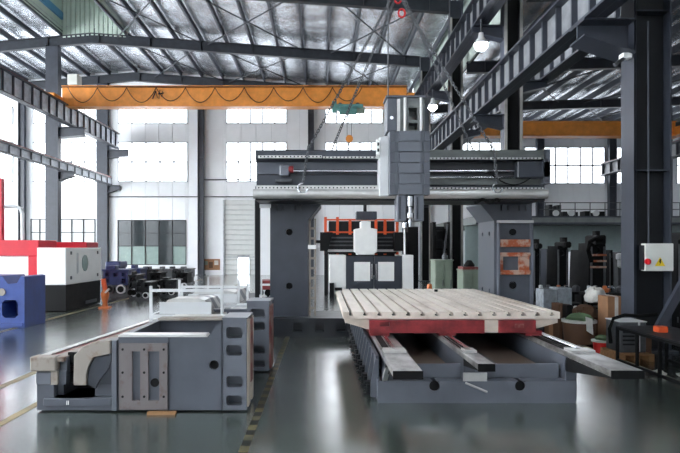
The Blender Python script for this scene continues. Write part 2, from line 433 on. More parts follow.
# clerestory strip between the two roofs along the right column row
cl = struct_empty('wall_clerestory', (XF, 0, 10))
for i in range(24):
    y0 = 4+i*1.48
    MB().box(XF, XF+.08, y0+.01, y0+1.47, roof_right(XF)-.05, roof_main(XF)+.45).build('wall_panel', M['pgreen'], cl)
def irafter(xa, xb, fz, yy, name, label, d=.58, grp=None):
    ends = [xa] + ([RIDGE] if xa < RIDGE < xb else []) + [xb]
    t = thing(name, label, 'beam', (xa, yy, fz(xa)-d), grp)
    w = MB(); f = MB(); s_ = MB()
    for a, b in zip(ends, ends[1:]):
        w.prism([(a,fz(a)-d),(b,fz(b)-d),(b,fz(b)),(a,fz(a))], 'y', yy-.012, yy+.012)
        f.prism([(a,fz(a)-.03),(b,fz(b)-.03),(b,fz(b)),(a,fz(a))], 'y', yy-.13, yy+.13)
        f.prism([(a,fz(a)-d),(b,fz(b)-d),(b,fz(b)-d+.03),(a,fz(a)-d+.03)], 'y', yy-.13, yy+.13)
    w.build('web', M['rafter'], t); f.build('flange', M['rafter'], t)
    x = xa+.8
    while x < xb:
        s_.box(x-.01, x+.01, yy-.12, yy+.12, fz(x)-d+.03, fz(x)-.03); x += 2.92
    o = s_.build('stiffener', M['rafter'], t); o['kind'] = 'stuff'
    return t
RN = ['nearest overhead, passing above the gantry machine', 'over the gantry machine, mostly above the picture', 'cut by the top edge of the picture right of centre', 'with shallow peak, in full view above the orange crane', 'lying against the top of the back wall']
for i, yy in enumerate(YC):
    irafter(-34, XR-.3, roof_main, yy-.1 if i == 4 else yy, 'roof_rafter', 'long dark roof rafter ' + RN[i], grp=None)
RR = ['nearest, above the big near column', 'second from the viewer, above the picture', 'upper dark one seen behind the big near column', 'lower dark one seen left of the big near column', 'on top of the back wall behind the orange crane']
for i, yy in enumerate(YC):
    irafter(XR+.5, 27, roof_right, yy-.1 if i == 4 else yy, 'roof_rafter', 'right bay steel roof rafter, ' + RR[i], d=.5)
# bracing rods
rods = [(0.5,4.7),(-6.5,-1.2),(-11.7,-7)]
def brace(a, b, ya, yb, fz, label):
    t = thing('roof_bracing', label, 'bracing', ((a+b)/2, ya, fz((a+b)/2)-.1))
    for (p, q_), dz in (((a,b),-.12),((b,a),-.2)):
        MB().cyl((p, ya+.15, fz(p)+dz), (q_, yb-.15, fz(q_)+dz), .035, 6).build('brace_rod', M['rafter'], t)
for bi, (ya, yb) in enumerate(((YC[2],YC[3]),(YC[3],YC[4]))):
    for mi, (a, b) in enumerate(rods):
        brace(a, b, ya, yb, roof_main, 'crossed steel rods under the foil roof, %s the peaked rafter, %s' % (('before','behind')[bi], ('right of centre','centre left','by the pale ridge panel')[mi]))
    for mi, (a, b) in enumerate(((8.5,13.5),(15,20))):
        brace(a, b, ya, yb, roof_right, 'crossed rods under the right bay roof, %s, %s the near column' % (('nearer row','back row')[bi], ('left of','behind')[mi]))

# ------------------------------------------------------------------ building columns
def hcol(cx, cy, w, d, h, label, mt='steel', z0=0):
    t = thing('steel_column', label, 'column', (cx, cy, z0))
    f = .03
    MB().box(cx-w/2, cx-w/2+f, cy-d/2, cy+d/2, z0, h).build('flange', M[mt], t)
    MB().box(cx+w/2-f, cx+w/2, cy-d/2, cy+d/2, z0, h).build('flange', M[mt], t)
    MB().box(cx-w/2+f, cx+w/2-f, cy-.015, cy+.015, z0, h).build('web', M[mt], t)
    bp = MB().box(cx-w/2-.08, cx+w/2+.08, cy-d/2-.08, cy+d/2+.08, z0, z0+.04)
    bp.build('base_plate', M[mt], t)
    for zz in (h*.33, h*.62):
        MB().box(cx-w/2+f, cx+w/2-f, cy-d/2+.01, cy+d/2-.01, zz, zz+.025).build('stiffener', M[mt], t)
    return t
def bracket(t, x0, x1, cy, ztop, hh, hw=.16, mt='steel', taper=.5):
    # x0 at the column, x1 at the tip
    MB().prism([(x0,ztop-hh),(x1,ztop-hh*taper),(x1,ztop),(x0,ztop)], 'y', cy-.02, cy+.02).build('bracket_web', M[mt], t)
    MB().prism([(x0,ztop-hh),(x1,ztop-hh*taper),(x1,ztop-hh*taper+.03),(x0,ztop-hh+.03)], 'y', cy-hw, cy+hw).box(min(x0,x1), max(x0,x1), cy-hw, cy+hw, ztop-.03, ztop).build('bracket_flange', M[mt], t)
Z_UT, Z_UB = 9.7, 8.8           # upper runway top/bottom
Z_LT, Z_LB = 6.88, 6.04         # right lower runway
Z_LLT, Z_LLB = 6.78, 6.29       # left lower runway
XG = 4.92
# right row
big = hcol(6.0, 10.37, .68, .44, 10, 'largest near dark steel column at right carrying a white switch box')
MB().box(5.655, 5.70, 10.15, 10.59, 0, 10).build('cover_plate', M['steel'], big)
MB().box(5.71, 6.30, 10.34, 10.352, .04, 9.9).build('recess_shade_plate', M['steel_d'], big)  # near-black sheet standing for the shade in the column recess
bracket(big, 5.655, 4.72, 10.37, Z_LB, .62, .3, taper=.5)
names = ['third steel column in the right row, paired bright flanges, passing behind the crossbeam end',
         'slim steel column in the right row behind the saddle, second from the back wall',
         'slimmer farther steel column right beside the saddle, where the peaked rafter ends',
         'farthest steel column of the right row, standing at the back wall behind the saddle']
RC = []
for i, yy in enumerate(YC[1:]):
    w = .56 if i < 3 else .5
    t = hcol(XR, yy, w, .4, roof_main(XR)-.0, names[i]); RC.append(t)
    MB().box(XR-w/2-.002, XR-w/2+.085, yy-.22, yy-.2, 0, 12).build('flange_edge', M['rib_c'], t)
    MB().box(XR+w/2-.085, XR+w/2, yy-.22, yy-.2, 0, 12).build('flange_edge', M['rib_c'], t)
    MB().box(XR-w/2+.1, XR+w/2-.1, yy-.1, yy-.09, 0, 12).build('recess_shade_plate', M['black'], t)  # black sheet: shade between the flanges put into colour
    bracket(t, XR-w/2, XG-.25, yy, Z_LB, .45); bracket(t, XR-w/2, XG-.25, yy, Z_UB, .45)
    bracket(t, XR+w/2, 7.0, yy, 7.1, .4)
# left row
LC = []
for i, (yy, lb) in enumerate(((YC[2],'left row steel column out of the left edge of the picture'),(YC[3],'dark steel column at left under the roof peak, left of the grid window'),(YC[4],'dark steel column by the back wall at left, behind the white machine enclosure'))):
    t = hcol(XL, yy, .72, .4, roof_main(XL)-.5, lb); LC.append(t)
    MB().box(XL-.33, XL+.33, yy-.2, yy-.18, 0, roof_main(XL)-.6).build('cover_plate', M['steel'], t)
    if i: bracket(t, XL+.36, -13.6, yy, Z_UB, .6, .25, taper=.8)
    if i: bracket(t, XL+.36, -14.2, yy, Z_LLB, .55, .25)
# far-left and back-wall columns
for px, lb, top in ((22,'dark wall column left of the row, behind the red machine',None),(201,'dark wall column between the dark window and the notice board',None),(311,'dark wall column seen above the crossbeam left part',None),(-70,'wall column beyond the left edge',None)):
    x = PX(px, YW-.25); hcol(x, YW-.25, .42, .3, roof_main(x)-.55, lb)
for px, lb in ((540,'dark wall column just right of the crossbeam end'),(612,'dark wall column right of the tall window carrying the far right runway'),(425,'wall column hidden behind the saddle'),(700,'wall column beyond the right edge')):
    x = PX(px, YW-.25); hcol(x, YW-.25, .5, .3, roof(x)-.55, lb)
hcol(16.9*1.2-.6, 32.1, .6, .4, 10, 'dark column at the right edge of the picture behind the near column')

# ------------------------------------------------------------------ crane runway girders
def girder(x, y0, y1, zb, zt, label, w=.34, step=.75, wm='rib', rail=True):
    t = thing('runway_girder', label, 'girder', (x, y0, zb))
    MB().box(x-.012, x+.012, y0, y1, zb, zt).build('web', M[wm], t)
    MB().box(x-w/2, x+w/2, y0, y1, zt-.05, zt).build('top_flange', M['steel'], t)
    MB().box(x-w/2, x+w/2, y0, y1, zb, zb+.05).build('bottom_flange', M['steel'], t)
    if rail: MB().box(x-.04, x+.04, y0, y1, zt, zt+.1).build('crane_rail', M['redmach'], t)
    me = None; y = y0+.3
    while y < y1:
        if me is None:
            o = MB().box(-w*.3, w*.3, -.03, .03, zb+.05, zt-.05).build('stiffener', M['steel'], t, loc=(0,0,0))
            o.location = Vector((x, y, 0))-WL[t.name]; me = o.data
        else: piece('stiffener', me, (x, y, 0), t)
        y += step
    return t
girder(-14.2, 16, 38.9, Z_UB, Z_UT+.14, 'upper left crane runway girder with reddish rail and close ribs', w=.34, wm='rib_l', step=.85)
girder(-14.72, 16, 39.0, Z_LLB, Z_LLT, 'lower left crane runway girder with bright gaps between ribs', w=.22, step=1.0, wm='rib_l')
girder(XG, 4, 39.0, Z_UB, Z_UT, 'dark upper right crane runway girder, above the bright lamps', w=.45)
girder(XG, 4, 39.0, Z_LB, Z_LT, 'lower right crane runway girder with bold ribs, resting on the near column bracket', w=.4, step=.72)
girder(6.95, 12, 39.0, 7.1, 7.9, 'right bay crane runway girder, dark, just behind the bold ribbed girder', w=.4)
girder(19.3, 17, 38.7, 6.85, 7.65, 'far right runway girder, short pale ribbed end before the tall right window', w=.5, step=1.0)

# ------------------------------------------------------------------ overhead cranes
def crane(x0, x1, yy, zb, zt, label, loops=0, depth=.6):
    t = thing('bridge_crane', label, 'crane', ((x0+x1)/2, yy, zb))
    MB().box(x0+.5, x1-.5, yy, yy+depth, zb, zt).build('girder', M['orange'], t, bevel=.03)
    MB().box(x0+.5, x1-.5, yy-.06, yy+depth+.06, zt, zt+.04).box(x0+.5, x1-.5, yy-.06, yy+depth+.06, zb-.03, zb).build('girder_flange', M['orange'], t)
    for a in (x0, x1-.6):
        MB().box(a, a+.6, yy-1.1, yy+1.6, zb, zb+.45).build('end_carriage', M['orange'], t, bevel=.03)
        for yyy in (yy-.8, yy+1.3):
            MB().cyl((a+.18, yyy, zb), (a+.42, yyy, zb), .16, 12).build('wheel', M['iron'], t)
    n = loops; xx = x0+.9; st = 1.62
    if loops:
        MB().cyl((x0+.5, yy-.14, zt-.06), (x1-.5, yy-.14, zt-.06), .025, 6).build('festoon_rail', M['steel_d'], t)
        for i in range(loops):
            pts = [(xx+st*u/10, yy-.14, zt-.1-.82*math.sin(PI*u/10)**.8*(.9 if i % 2 else 1)) for u in range(11)]
            MB().tube(pts, .022, 5).build('festoon_cable', M['steel_d'], t); xx += st
    return t
YCR = 31.0
c1 = crane(-14.9, 5.2, YCR, PZ(106,YCR), PZ(86.5,YCR), 'long orange overhead bridge crane of the main bay with looped cable festoon', loops=10)
# crane capacity writing: a small mark
def text(s, size, loc, rot, m, parent=None, name='lettering', align='CENTER'):
    cu = bpy.data.curves.new(name, 'FONT'); cu.body = s; cu.size = size; cu.extrude = .004; cu.align_x = align; cu.align_y = 'CENTER'
    tmp = bpy.data.objects.new(name, cu); COL.objects.link(tmp)
    bpy.context.view_layer.update()
    me = bpy.data.meshes.new_from_object(tmp.evaluated_get(bpy.context.evaluated_depsgraph_get()))
    bpy.data.objects.remove(tmp)
    me.materials.clear(); me.materials.append(m)
    o = bpy.data.objects.new(name, me); COL.objects.link(o); o.rotation_euler = rot
    if parent: o.parent = parent; o.location = Vector(loc)-WL[parent.name]
    else: o.location = loc
    return o
for (u0, w0, u1, w1) in ((152.5,99,156,91),(156,91,157.5,98),(159,99,160,90),(161.5,97,163,91),(158,94,164,93)):
    MB().beam((PX(u0,YCR), YCR-.01, PZ(w0,YCR)), (PX(u1,YCR), YCR-.01, PZ(w1,YCR)), .02, .06).build('painted_mark', M['steel_d'], c1)
MB().box(PX(68,YCR-.1), PX(78,YCR-.1), YCR-.2, YCR+.4, PZ(86.5,YCR)+.05, PZ(75,YCR)).build('control_cabinet', M['signw'], c1, bevel=.02)
crane(6.7, 19.2, 29.6, PZ(135.5,29.6), PZ(122,29.6), 'orange overhead bridge crane of the right bay, behind the crossbeam and near column')
crane(-14.9, 5.2, 12.4, 9.75, 10.7, 'orange overhead bridge crane straight above the gantry machine, out of view')
# electric hoist under the main crane
hx, hy = PX(349,YCR), YCR-.35
h = thing('electric_hoist', 'teal electric hoist trolley hanging on the orange crane above the crossbeam', 'hoist', (hx, hy, PZ(118,YCR)))
MB().box(hx-.75, hx+.75, hy-.1, hy+.3, PZ(112,YCR), PZ(106,YCR)).build('trolley_frame', M['teal'], h, bevel=.02)
MB().cyl((hx-.55, hy, PZ(112,YCR)), (hx+.4, hy, PZ(112,YCR)), .22, 14).build('rope_drum', M['teal'], h)
MB().cyl((hx+.4, hy, PZ(112,YCR)), (hx+.85, hy, PZ(112,YCR)), .16, 12).build('motor', M['greeny'], h)
for a in (-.5, .45):
    MB().cyl((hx+a, hy-.05, PZ(106.5,YCR)), (hx+a, hy+.05, PZ(106.5,YCR)), .12, 10).build('wheel', M['iron'], h)
MB().box(hx-.95, hx-.7, hy-.1, hy+.2, PZ(114,YCR), PZ(103,YCR)).build('control_box', M['teal'], h, bevel=.02)
for a in (-.12, .12): MB().cyl((hx+a, hy, PZ(117,YCR)), (hx+a, hy, PZ(140,YCR)), .015, 5).build('rope', M['iron'], h)
MB().cyl((hx, hy-.08, PZ(140,YCR)), (hx, hy+.08, PZ(140,YCR)), .2, 12).build('hook_block', M['orange'], h)
MB().tube([(hx, hy, PZ(143,YCR)),(hx,hy,PZ(146,YCR)),(hx+.1,hy,PZ(148,YCR)),(hx,hy,PZ(150,YCR)),(hx-.12,hy,PZ(148.5,YCR))], .03, 6).build('hook', M['iron'], h)

# ------------------------------------------------------------------ high bay lamps
M['lamp'] = emis('lamp_lens', (240,246,255), 60)
lampn = ['bright round high bay lamp at top right beside the crane girder', 'bright round lamp just right of the saddle top', 'high bay lamp low behind the saddle']
for i, yy in enumerate((16.9, 24.3, 31.2)):
    lx, lz = 4.8, 8.05
    t = thing('high_bay_lamp', lampn[i], 'lamp', (lx, yy, lz))
    MB().lathe((lx,yy,lz), [(.0,.36),(.07,.34),(.09,.2),(.2,.05),(.22,0),(.205,0),(.18,.05)], 16).build('lamp_shade', M['whiteg'], t, smooth=True)
    MB().lathe((lx,yy,lz), [(.02,-.2),(.12,-.17),(.19,-.08),(.2,.0),(.19,.03),(.02,.04)], 14).build('bulb', M['lamp'], t, smooth=True)  # bulb enlarged so its shape stands for the lamp's glare
    MB().cyl((lx,yy,lz+.34), (lx,yy,Z_UB), .02, 6).build('suspension_rod', M['iron'], t)
    ld = bpy.data.lights.new('high_bay_light', 'SPOT'); ld.energy = 500; ld.spot_size = 2.4; ld.spot_blend = .6; ld.shadow_soft_size = .15; ld.color = (.92,.96,1)
    lo = bpy.data.objects.new('high_bay_light', ld); COL.objects.link(lo); lo.location = (lx, yy, lz-.12)
# floodlight on the near column
t = thing('floodlight', 'small white floodlight bracketed to the left face of the near column', 'lamp', (5.55, 10.2, PZ(58,10.2)))
MB().box(5.46, 5.64, 10.16, 10.32, PZ(58.5,10.2), PZ(53,10.2)).build('lamp_housing', M['white'], t, bevel=.015)
MB().beam((5.50,10.2,PZ(58,10.2)), (5.30,10.15,PZ(66,10.2)), .05, .06).build('lamp_arm', M['iron'], t)

# ------------------------------------------------------------------ GANTRY MACHINE
YG = 12.3
g = thing('gantry_milling_machine', 'large slate gantry milling machine with crossbeam, saddle and two columns, in mid assembly', 'machine', (1.75, YG, 0))
# base beams both sides of the bed
b_ = MB().box(PX(268,11.96), .60, 11.96, 13.4, 0, .4).build('base_beam', M['slate_dd'], g, bevel=.01)
cut(b_, MB().box(-.62,-.42,11.9,12.1,.12,.3).box(-.15,.05,11.9,12.1,.12,.3).box(.3,.5,11.9,12.1,.12,.3))
MB().box(3.18, 4.75, 11.96, 13.4, 0, .4).build('base_beam', M['slate_dd'], g, bevel=.01)
def col_piece(mir):
    c = 1.735
    f = (lambda x: x) if not mir else (lambda x: 2*c-x)
    xa, xb, xh = -1.14, -.31, -.02
    poly = [(f(xa),.4),(f(xb),.4),(f(xb),2.50),(f(xh),2.86),(f(xh),2.9),(f(xa),2.9)]
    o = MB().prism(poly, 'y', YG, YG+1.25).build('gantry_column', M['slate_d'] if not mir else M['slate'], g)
    cc = MB()
    xc = f(-.72)
    for py in (232, 286): cc.cyl((xc, YG-.1, PZ(py,YG)), (xc, YG+.25, PZ(py,YG)), .075, 16)
    for dx in (-.26, -.12, .14, .28):
        cc.box(xc+dx-.025, xc+dx+.025, YG-.1, YG+.08, 2.72, 2.85)
    if mir:
        for py in (234, 290):
            for yy in (YG+.35, YG+.9): cc.cyl((f(xb)-.1, yy, PZ(py,YG+.5)), (f(xb)+.1, yy, PZ(py,YG+.5)), .05, 10)
    return cut(o, cc)
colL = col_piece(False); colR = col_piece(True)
# machined pads and ledge of the right column
R0, R1 = PX(497.5,YG), PX(530.5,YG)
MB().box(R0-.02, R1+.02, YG-.14, YG, PZ(223,YG), PZ(220.5,YG)).build('ledge', M['machined'], g)
MB().box(R0-.02, R0+.02, YG-.12, YG, .5, PZ(223,YG)).box(R1-.02, R1+.02, YG-.12, YG, .5, PZ(223,YG)).build('edge_strip', M['slate_l'], g)
for (a, b) in ((239.5,247),(252.5,256.5),(270,274.5)):
    MB().box(R0+.03, R1-.03, YG-.09, YG, PZ(b,YG), PZ(a,YG)).build('machined_pad', M['rust'], g, bevel=.008)
MB().box(R0+.45, R1-.05, YG-.07, YG, PZ(270,YG), PZ(256.5,YG)).build('machined_pad', M['rust'], g)
MB().box(R0+.03, R0+.1, YG-.07, YG, PZ(270,YG), PZ(256.5,YG)).build('machined_pad', M['rust'], g)
for py in (232.5, 285):
    MB().cyl((2*1.735+.72, YG-.0, PZ(py,YG)), (2*1.735+.72, YG+.02, PZ(py,YG)), .085, 16).build('port_shade_disc', M['black'], g)  # black disc stands for the dark inside of the port
for py in (232, 286):
    MB().cyl((-.72, YG+.1, PZ(py,YG)), (-.72, YG+.12, PZ(py,YG)), .075, 16).build('port_shade_disc', M['black'], g)
MB().box(R0, R1, YG-.1, YG, .44, .5).build('edge_strip', M['rust'], g)
# ladder-like guide on the left column's inner side
tr = MB()
x0, x1 = PX(309,YG), PX(316,YG); yy = YG+.1
tr.box(x0, x0+.04, yy-.04, yy, .4, 2.55).box(x1-.04, x1, yy-.04, yy, .4, 2.55)
trk = tr.build('cable_track', M['primer'], g)
z = .55
while z < 2.5:
    MB().box(x0+.04, x1-.04, yy-.03, yy-.01, z, z+.05).build('rung', M['primer'], trk); z += .22
MB().box(PX(308,YG), PX(316,YG), yy-.1, yy-.04, PZ(249,YG), PZ(245,YG)).build('white_clamp', M['white'], g)
# crossbeam
BX0, BX1 = -1.35, 4.5
prof = [(11.32,2.98),(11.32,3.14),(11.55,3.2),(11.55,3.66),(11.34,3.70),(11.34,3.86),(11.42,3.9),(12.6,3.9),(12.6,2.98)]
cb = MB().prism(prof, 'x', BX0, BX1).build('crossbeam', M['slate_d'], g)
MB().box(BX0+.02, 1.2, 11.5, 11.56, 3.42, 3.66).build('recess_plate', M['slate'], g)
MB().box(2.1, BX1-.02, 11.5, 11.548, 3.39, 3.66).build('recess_plate', M['slate_dd'], g)
MB().box(2.1, BX1-.02, 11.5, 11.548, 3.2, 3.37).build('recess_plate', M['beam_g'], g)
MB().box(2.1, BX1, 11.3, 11.36, 3.7, 3.88).build('recess_plate', M['beam_g'], g)
MB().cyl((BX0-.03, 11.28, 2.99), (BX1+.03, 11.28, 2.99), .10, 18).build('way_cover_tube', M['machined'], g, smooth=True)
MB().box(BX0, BX1, 11.3, 12.5, 2.86, 2.93).build('underside_plate', M['steel_d'], g)
def rail(xa, xb, z, w, name):
    r = MB().box(xa, xb, 11.24, 11.34, z-w/2, z+w/2).build(name, M['machined'], g)
    bb = MB(); x = xa+.05
    while x < xb-.03: bb.cyl((x, 11.235, z), (x, 11.245, z), .016, 6); x += .075
    o = bb.build('rail_bolt', M['black'], r); o['kind'] = 'stuff'
    return r
rail(-1.28, .0, 3.735, .05, 'linear_rail'); rail(0.02, 1.15, 3.72, .035, 'linear_rail'); rail(2.1, 4.4, 3.70, .035, 'linear_rail')
rail(-1.32, 1.15, 3.11, .09, 'linear_rail'); rail(2.1, 4.45, 3.10, .03, 'linear_rail')
sc = MB(); sc.cyl((-.66,11.42,3.47), (4.2,11.42,3.47), .028, 10)
sc.build('ball_screw', M['chrome'], g, smooth=True)
MB().cyl((2.1,11.44,3.34), (4.3,11.44,3.34), .022, 8).build('rack_bar', M['chrome'], g)
MB().box(-.86, -.66, 11.34, 11.55, 3.36, 3.58).build('screw_bearing', M['slate_l'], g, bevel=.02)
MB().cyl((-.68,11.40,3.5), (-.58,11.40,3.5), .07, 12).build('screw_coupling', M['reda'], g)
MB().box(-.95, -.62, 11.38, 11.55, 3.25, 3.30).build('bearing_plate', M['iron'], g)
MB().box(3.95, 4.62, 11.30, 11.6, 3.32, 3.66).build('end_bearing_housing', M['slate_d'], g, bevel=.02)
for x in (4.53,): MB().box(x-.05, x+.08, 11.3, 11.7, 3.2, 3.9).build('end_plate', M['slate'], g)
cc = [(4.35-.9*t-.0, 11.33, 3.42-.22*math.sin(t*PI)-.05*t) for t in [i/10 for i in range(11)]]
MB().tube(cc, .014, 5).build('loose_cable', M['rubber'], g)
MB().tube([(x, 11.2, 2.84+.03*math.sin(x*22)) for x in [3.05+i*.03 for i in range(18)]], .03, 6).build('loose_cable', M['rubber'], g)
# hanging black post at the beam's left end
MB().box(-1.46, -1.36, 12.2, 12.36, 0, 2.94).build('support_post', M['black'], g)
MB().box(-1.36, -1.12, 12.2, 12.36, 2.78, 2.86).build('post_bracket', M['whiteg'], g)
# saddle and ram
YS = 10.98
def sx(px): return PX(px, YS)
def sz(py): return PZ(py, YS)
sad = MB().box(sx(389), sx(430), YS, 11.24, sz(195), sz(131)).build('saddle', M['slate_l'], g, bevel=.015)
MB().box(sx(380), sx(389), YS+.06, 11.55, sz(196), sz(136)).build('saddle_side_plate', M['whiteg'], g, bevel=.01)
MB().prism([(YS+.1, sz(158)), (YS+.02, sz(155)), (YS+.02, sz(141)), (YS+.1, sz(138))], 'x', sx(376.5), sx(380)).build('terminal_box', M['white'], g)
for py in (144, 150): MB().box(sx(377.5), sx(379), YS, YS+.02, sz(py+1.5), sz(py-1.5)).build('terminal_slot', M['black'], g)
# stepped front plates with notched edges
n = 6
for i in range(n):
    za = sz(195)+(sz(131)-sz(195))*i/n; zb = sz(195)+(sz(131)-sz(195))*(i+1)/n
    ins = .03 if i % 2 else .0
    MB().box(sx(398)+ins, sx(421)-ins, YS-.05, YS, za+.008, zb-.008).build('ram_plate', M['slate_l'], g)
    MB().box(sx(389.5), sx(396)-ins, YS-.025, YS, za+.008, zb-.008).build('ram_plate', M['slate'], g)
    MB().box(sx(423)+ins, sx(429.5), YS-.025, YS, za+.008, zb-.008).build('ram_plate', M['slate'], g)
# ram above: uprights with openings
ram = MB()
ram.box(sx(387), sx(397), YS, YS+.5, sz(131), sz(98)).build('ram_upright', M['slate'], g, bevel=.01)
MB().box(sx(397), sx(400), YS-.02, YS+.4, sz(131), sz(99)).build('ram_edge', M['machined'], g)
r2 = MB().box(sx(400), sx(425), YS+.02, YS+.5, sz(131), sz(97)).build('ram', M['beam_g'], g)
cut(r2, MB().box(sx(409), sx(417.5), YS-.1, YS+.3, sz(120), sz(107.5)).box(sx(409), sx(417.5), YS-.1, YS+.3, sz(130), sz(122.5)))
MB().box(sx(425), sx(429.5), YS+.1, YS+.5, sz(131), sz(103)).build('ram_upright', M['slate_d'], g)
for px in (405, 421): MB().cyl((sx(px), YS-.02, sz(131)), (sx(px), YS-.02, sz(98)), .035, 8).build('guide_rod', M['machined'], g)
MB().box(sx(386), sx(426), YS-.02, YS+.5, sz(97.5), sz(95.5)).build('ram_cap', M['slate'], g)
MB().cyl((sx(391.5),YS-.03,sz(118)), (sx(391.5),YS,sz(118)), .035, 10).build('sight_glass', M['chrome'], g)
# lower prongs, spindle, probe
for a, b in ((397,406.5),(414.5,424)):
    MB().box(sx(a), sx(b), YS, YS+.4, sz(221), sz(195)).build('spindle_guide', M['slate_l'], g, bevel=.01)
    MB().box(sx(a)+.04, sx(a)+.07, YS-.012, YS, sz(219), sz(197)).build('guide_groove', M['slate_d'], g)
MB().box(sx(406.5), sx(414.5), YS+.1, YS+.4, sz(208), sz(195)).build('spindle_block', M['iron'], g)
sp = [(.075,0),(.075,-.2),(.05,-.21),(.05,-.32),(.08,-.33),(.08,-.42),(.04,-.44),(.03,-.6)]
MB().lathe((sx(410.5), YS+.08, sz(196)), sp, 16).build('spindle', M['chrome'], g, smooth=True)
MB().cyl((sx(405), YS+.05, sz(222)), (sx(405), YS+.05, sz(255)), .02, 8).build('probe_rod', M['machined'], g)
MB().lathe((sx(405), YS+.05, sz(229)), [(.03,0),(.045,.03),(.045,.12),(.03,.14)], 10).build('probe_collar', M['chrome'], g)
# ------------------------------------------------------------------ chain slings lifting the crossbeam
def chain_mb(p0, p1, ln=.085, r=.011, w=.028):
    p0 = Vector(p0); p1 = Vector(p1); d = p1-p0; n = max(2, int(d.length/(ln*.72))); d.normalize()
    a = d.orthogonal().normalized(); c = d.cross(a); m = MB()
    for i in range(n):
        q = p0+(p1-p0)*((i+.5)/n); u = a if i % 2 else c
        pts = [q+d*math.cos(t)*ln/2+u*math.sin(t)*w for t in [2*PI*k/6 for k in range(7)]]
        m.tube(pts, r, 4)
    return m
HK = Vector((PX(398,11.9), 11.9, PZ(-8,11.9)))
ends = [((PX(309,11.35),11.3,3.93),'left front chain sling from the hook down to the crossbeam'),
        ((PX(329,12.4),12.4,3.93),'left rear chain sling from the hook behind the crossbeam'),
        ((PX(492,11.3),11.3,3.93),'right front chain sling from the hook down to the crossbeam'),
        ((PX(476,12.4),12.4,3.93),'right rear chain sling from the hook behind the crossbeam')]
for i, (e, lb) in enumerate(ends):
    t = thing('chain_sling', lb, 'chain', e)
    o = chain_mb(HK+Vector(((-.12,-.04,.04,.12)[i], 0, -.1)), e).build('chain', M['iron'], t); o['kind'] = 'stuff'
    if i in (0, 2):
        f = (e[0]-.12 if i == 0 else e[0]+.08, 11.2, 3.2)
        o = chain_mb((e[0], 11.2, 3.95), f).build('chain', M['iron'], t); o['kind'] = 'stuff'
        pts = [(f[0]+.1*math.cos(a_), 11.2, f[2]-.1+.1*math.sin(a_)) for a_ in [PI/2+k*.5 for k in range(10)]]
        MB().tube(pts, .022, 6).build('hook', M['chrome'], t)
t = thing('crane_hook', 'crane hook with red shackles holding the slings at the top of the picture', 'hook', tuple(HK))
MB().tube([HK+Vector((0,0,.5)), HK+Vector((0,0,.2)), HK+Vector((.12,0,.08)), HK+Vector((.1,0,-.08)), HK+Vector((-.05,0,-.12)), HK+Vector((-.13,0,0))], .035, 8).build('hook', M['iron'], t)
for dz, dx in ((-.15, 0), (-.45, .08)):
    pts = [HK+Vector((dx+.07*math.cos(a_), 0, dz+.09*math.sin(a_))) for a_ in [k*2*PI/10 for k in range(11)]]
    MB().tube(pts, .022, 6).build('shackle', M['redknob'], t)
MB().cyl(HK+Vector((0,0,.45)), (HK.x, HK.y, 9.75), .02, 6).build('rope', M['iron'], t)
tag(MB().cyl((PX(390,10.9),11.2,sz(96)), (PX(390,10.9),11.2,9.9), .014, 5).build('lifting_rope', M['iron']), 'thin vertical rope rising from the left top of the saddle', 'rope')

# ------------------------------------------------------------------ worktable
YT = 8.19; TX0, TX1, TT = .31, 3.48, .964
wt = thing('worktable', 'large pale T-slotted worktable with red underside lip lying on the machine bed', 'table', (1.9, YT, .64))
poly = [(TX0, TT)]
for i in range(15):
    xs_ = .42+.2105*i
    poly += [(xs_-.02,TT),(xs_-.02,TT-.03),(xs_-.034,TT-.03),(xs_-.034,TT-.055),(xs_+.034,TT-.055),(xs_+.034,TT-.03),(xs_+.02,TT-.03),(xs_+.02,TT)]
poly += [(TX1,TT),(TX1,TT-.098),(TX0,TT-.098)]
MB().prism(poly, 'y', YT, 12.85).build('slotted_top', M['tabletop'], wt)
so = MB()
for i in range(15):
    xs_ = .42+.2105*i; so.box(xs_-.017, xs_+.017, YT+.01, 12.84, TT-.054, TT-.052)
o = so.build('slot_bottom', M['black'], wt)
MB().box(TX0+.03, TX1-.02, YT+.03, 12.8, .80, TT-.1).build('lower_slab', M['tableside'], wt)
MB().prism([(TX0+.05,.80),(.69,.70),(3.08,.70),(TX1-.03,.80)], 'y', YT+.03, 12.7).build('tapered_underside', M['tableside'], wt)
rl = MB().box(.687, 2.36, YT-.06, YT+.02, .665, .85).build('red_lip', M['reda'], wt, bevel=.008)
cut(rl, MB().box(.84,.98,YT-.1,YT-.02,.765,.82))
MB().box(2.56, 3.11, YT-.06, YT+.02, .665, .85).build('red_lip', M['reda'], wt, bevel=.008)
MB().box(2.36, 2.56, YT-.05, YT+.02, .67, .85).build('pale_lip', M['tableside'], wt)
MB().box(2.8, 2.93, YT-.075, YT-.06, .74, .80).build('lip_plate', M['redmach'], wt)
for (a, b) in ((.70,.98),(1.70,1.95),(2.96,3.2)):
    MB().box(a, b, YT-.04, 12.6, .622, .70).build('slide_block', M['reda'], wt)
bb = MB()
for i in range(16):
    bb.box(.31+.105+.2105*i-.11+.1, .31+.105+.2105*i-.11+.115, YT-.008, YT, TT-.02, TT-.008)
bb.build('edge_mark', M['steel_d'], wt)['kind'] = 'stuff'
MB().box(PX(334.5,12.4), PX(342,12.4), 12.3, 12.45, TT, TT+.06).build('limit_switch', M['black'], wt)
MB().cyl((PX(436,12), 12, TT), (PX(436,12), 12, TT+.05), .04, 10).build('plug', M['black'], wt)

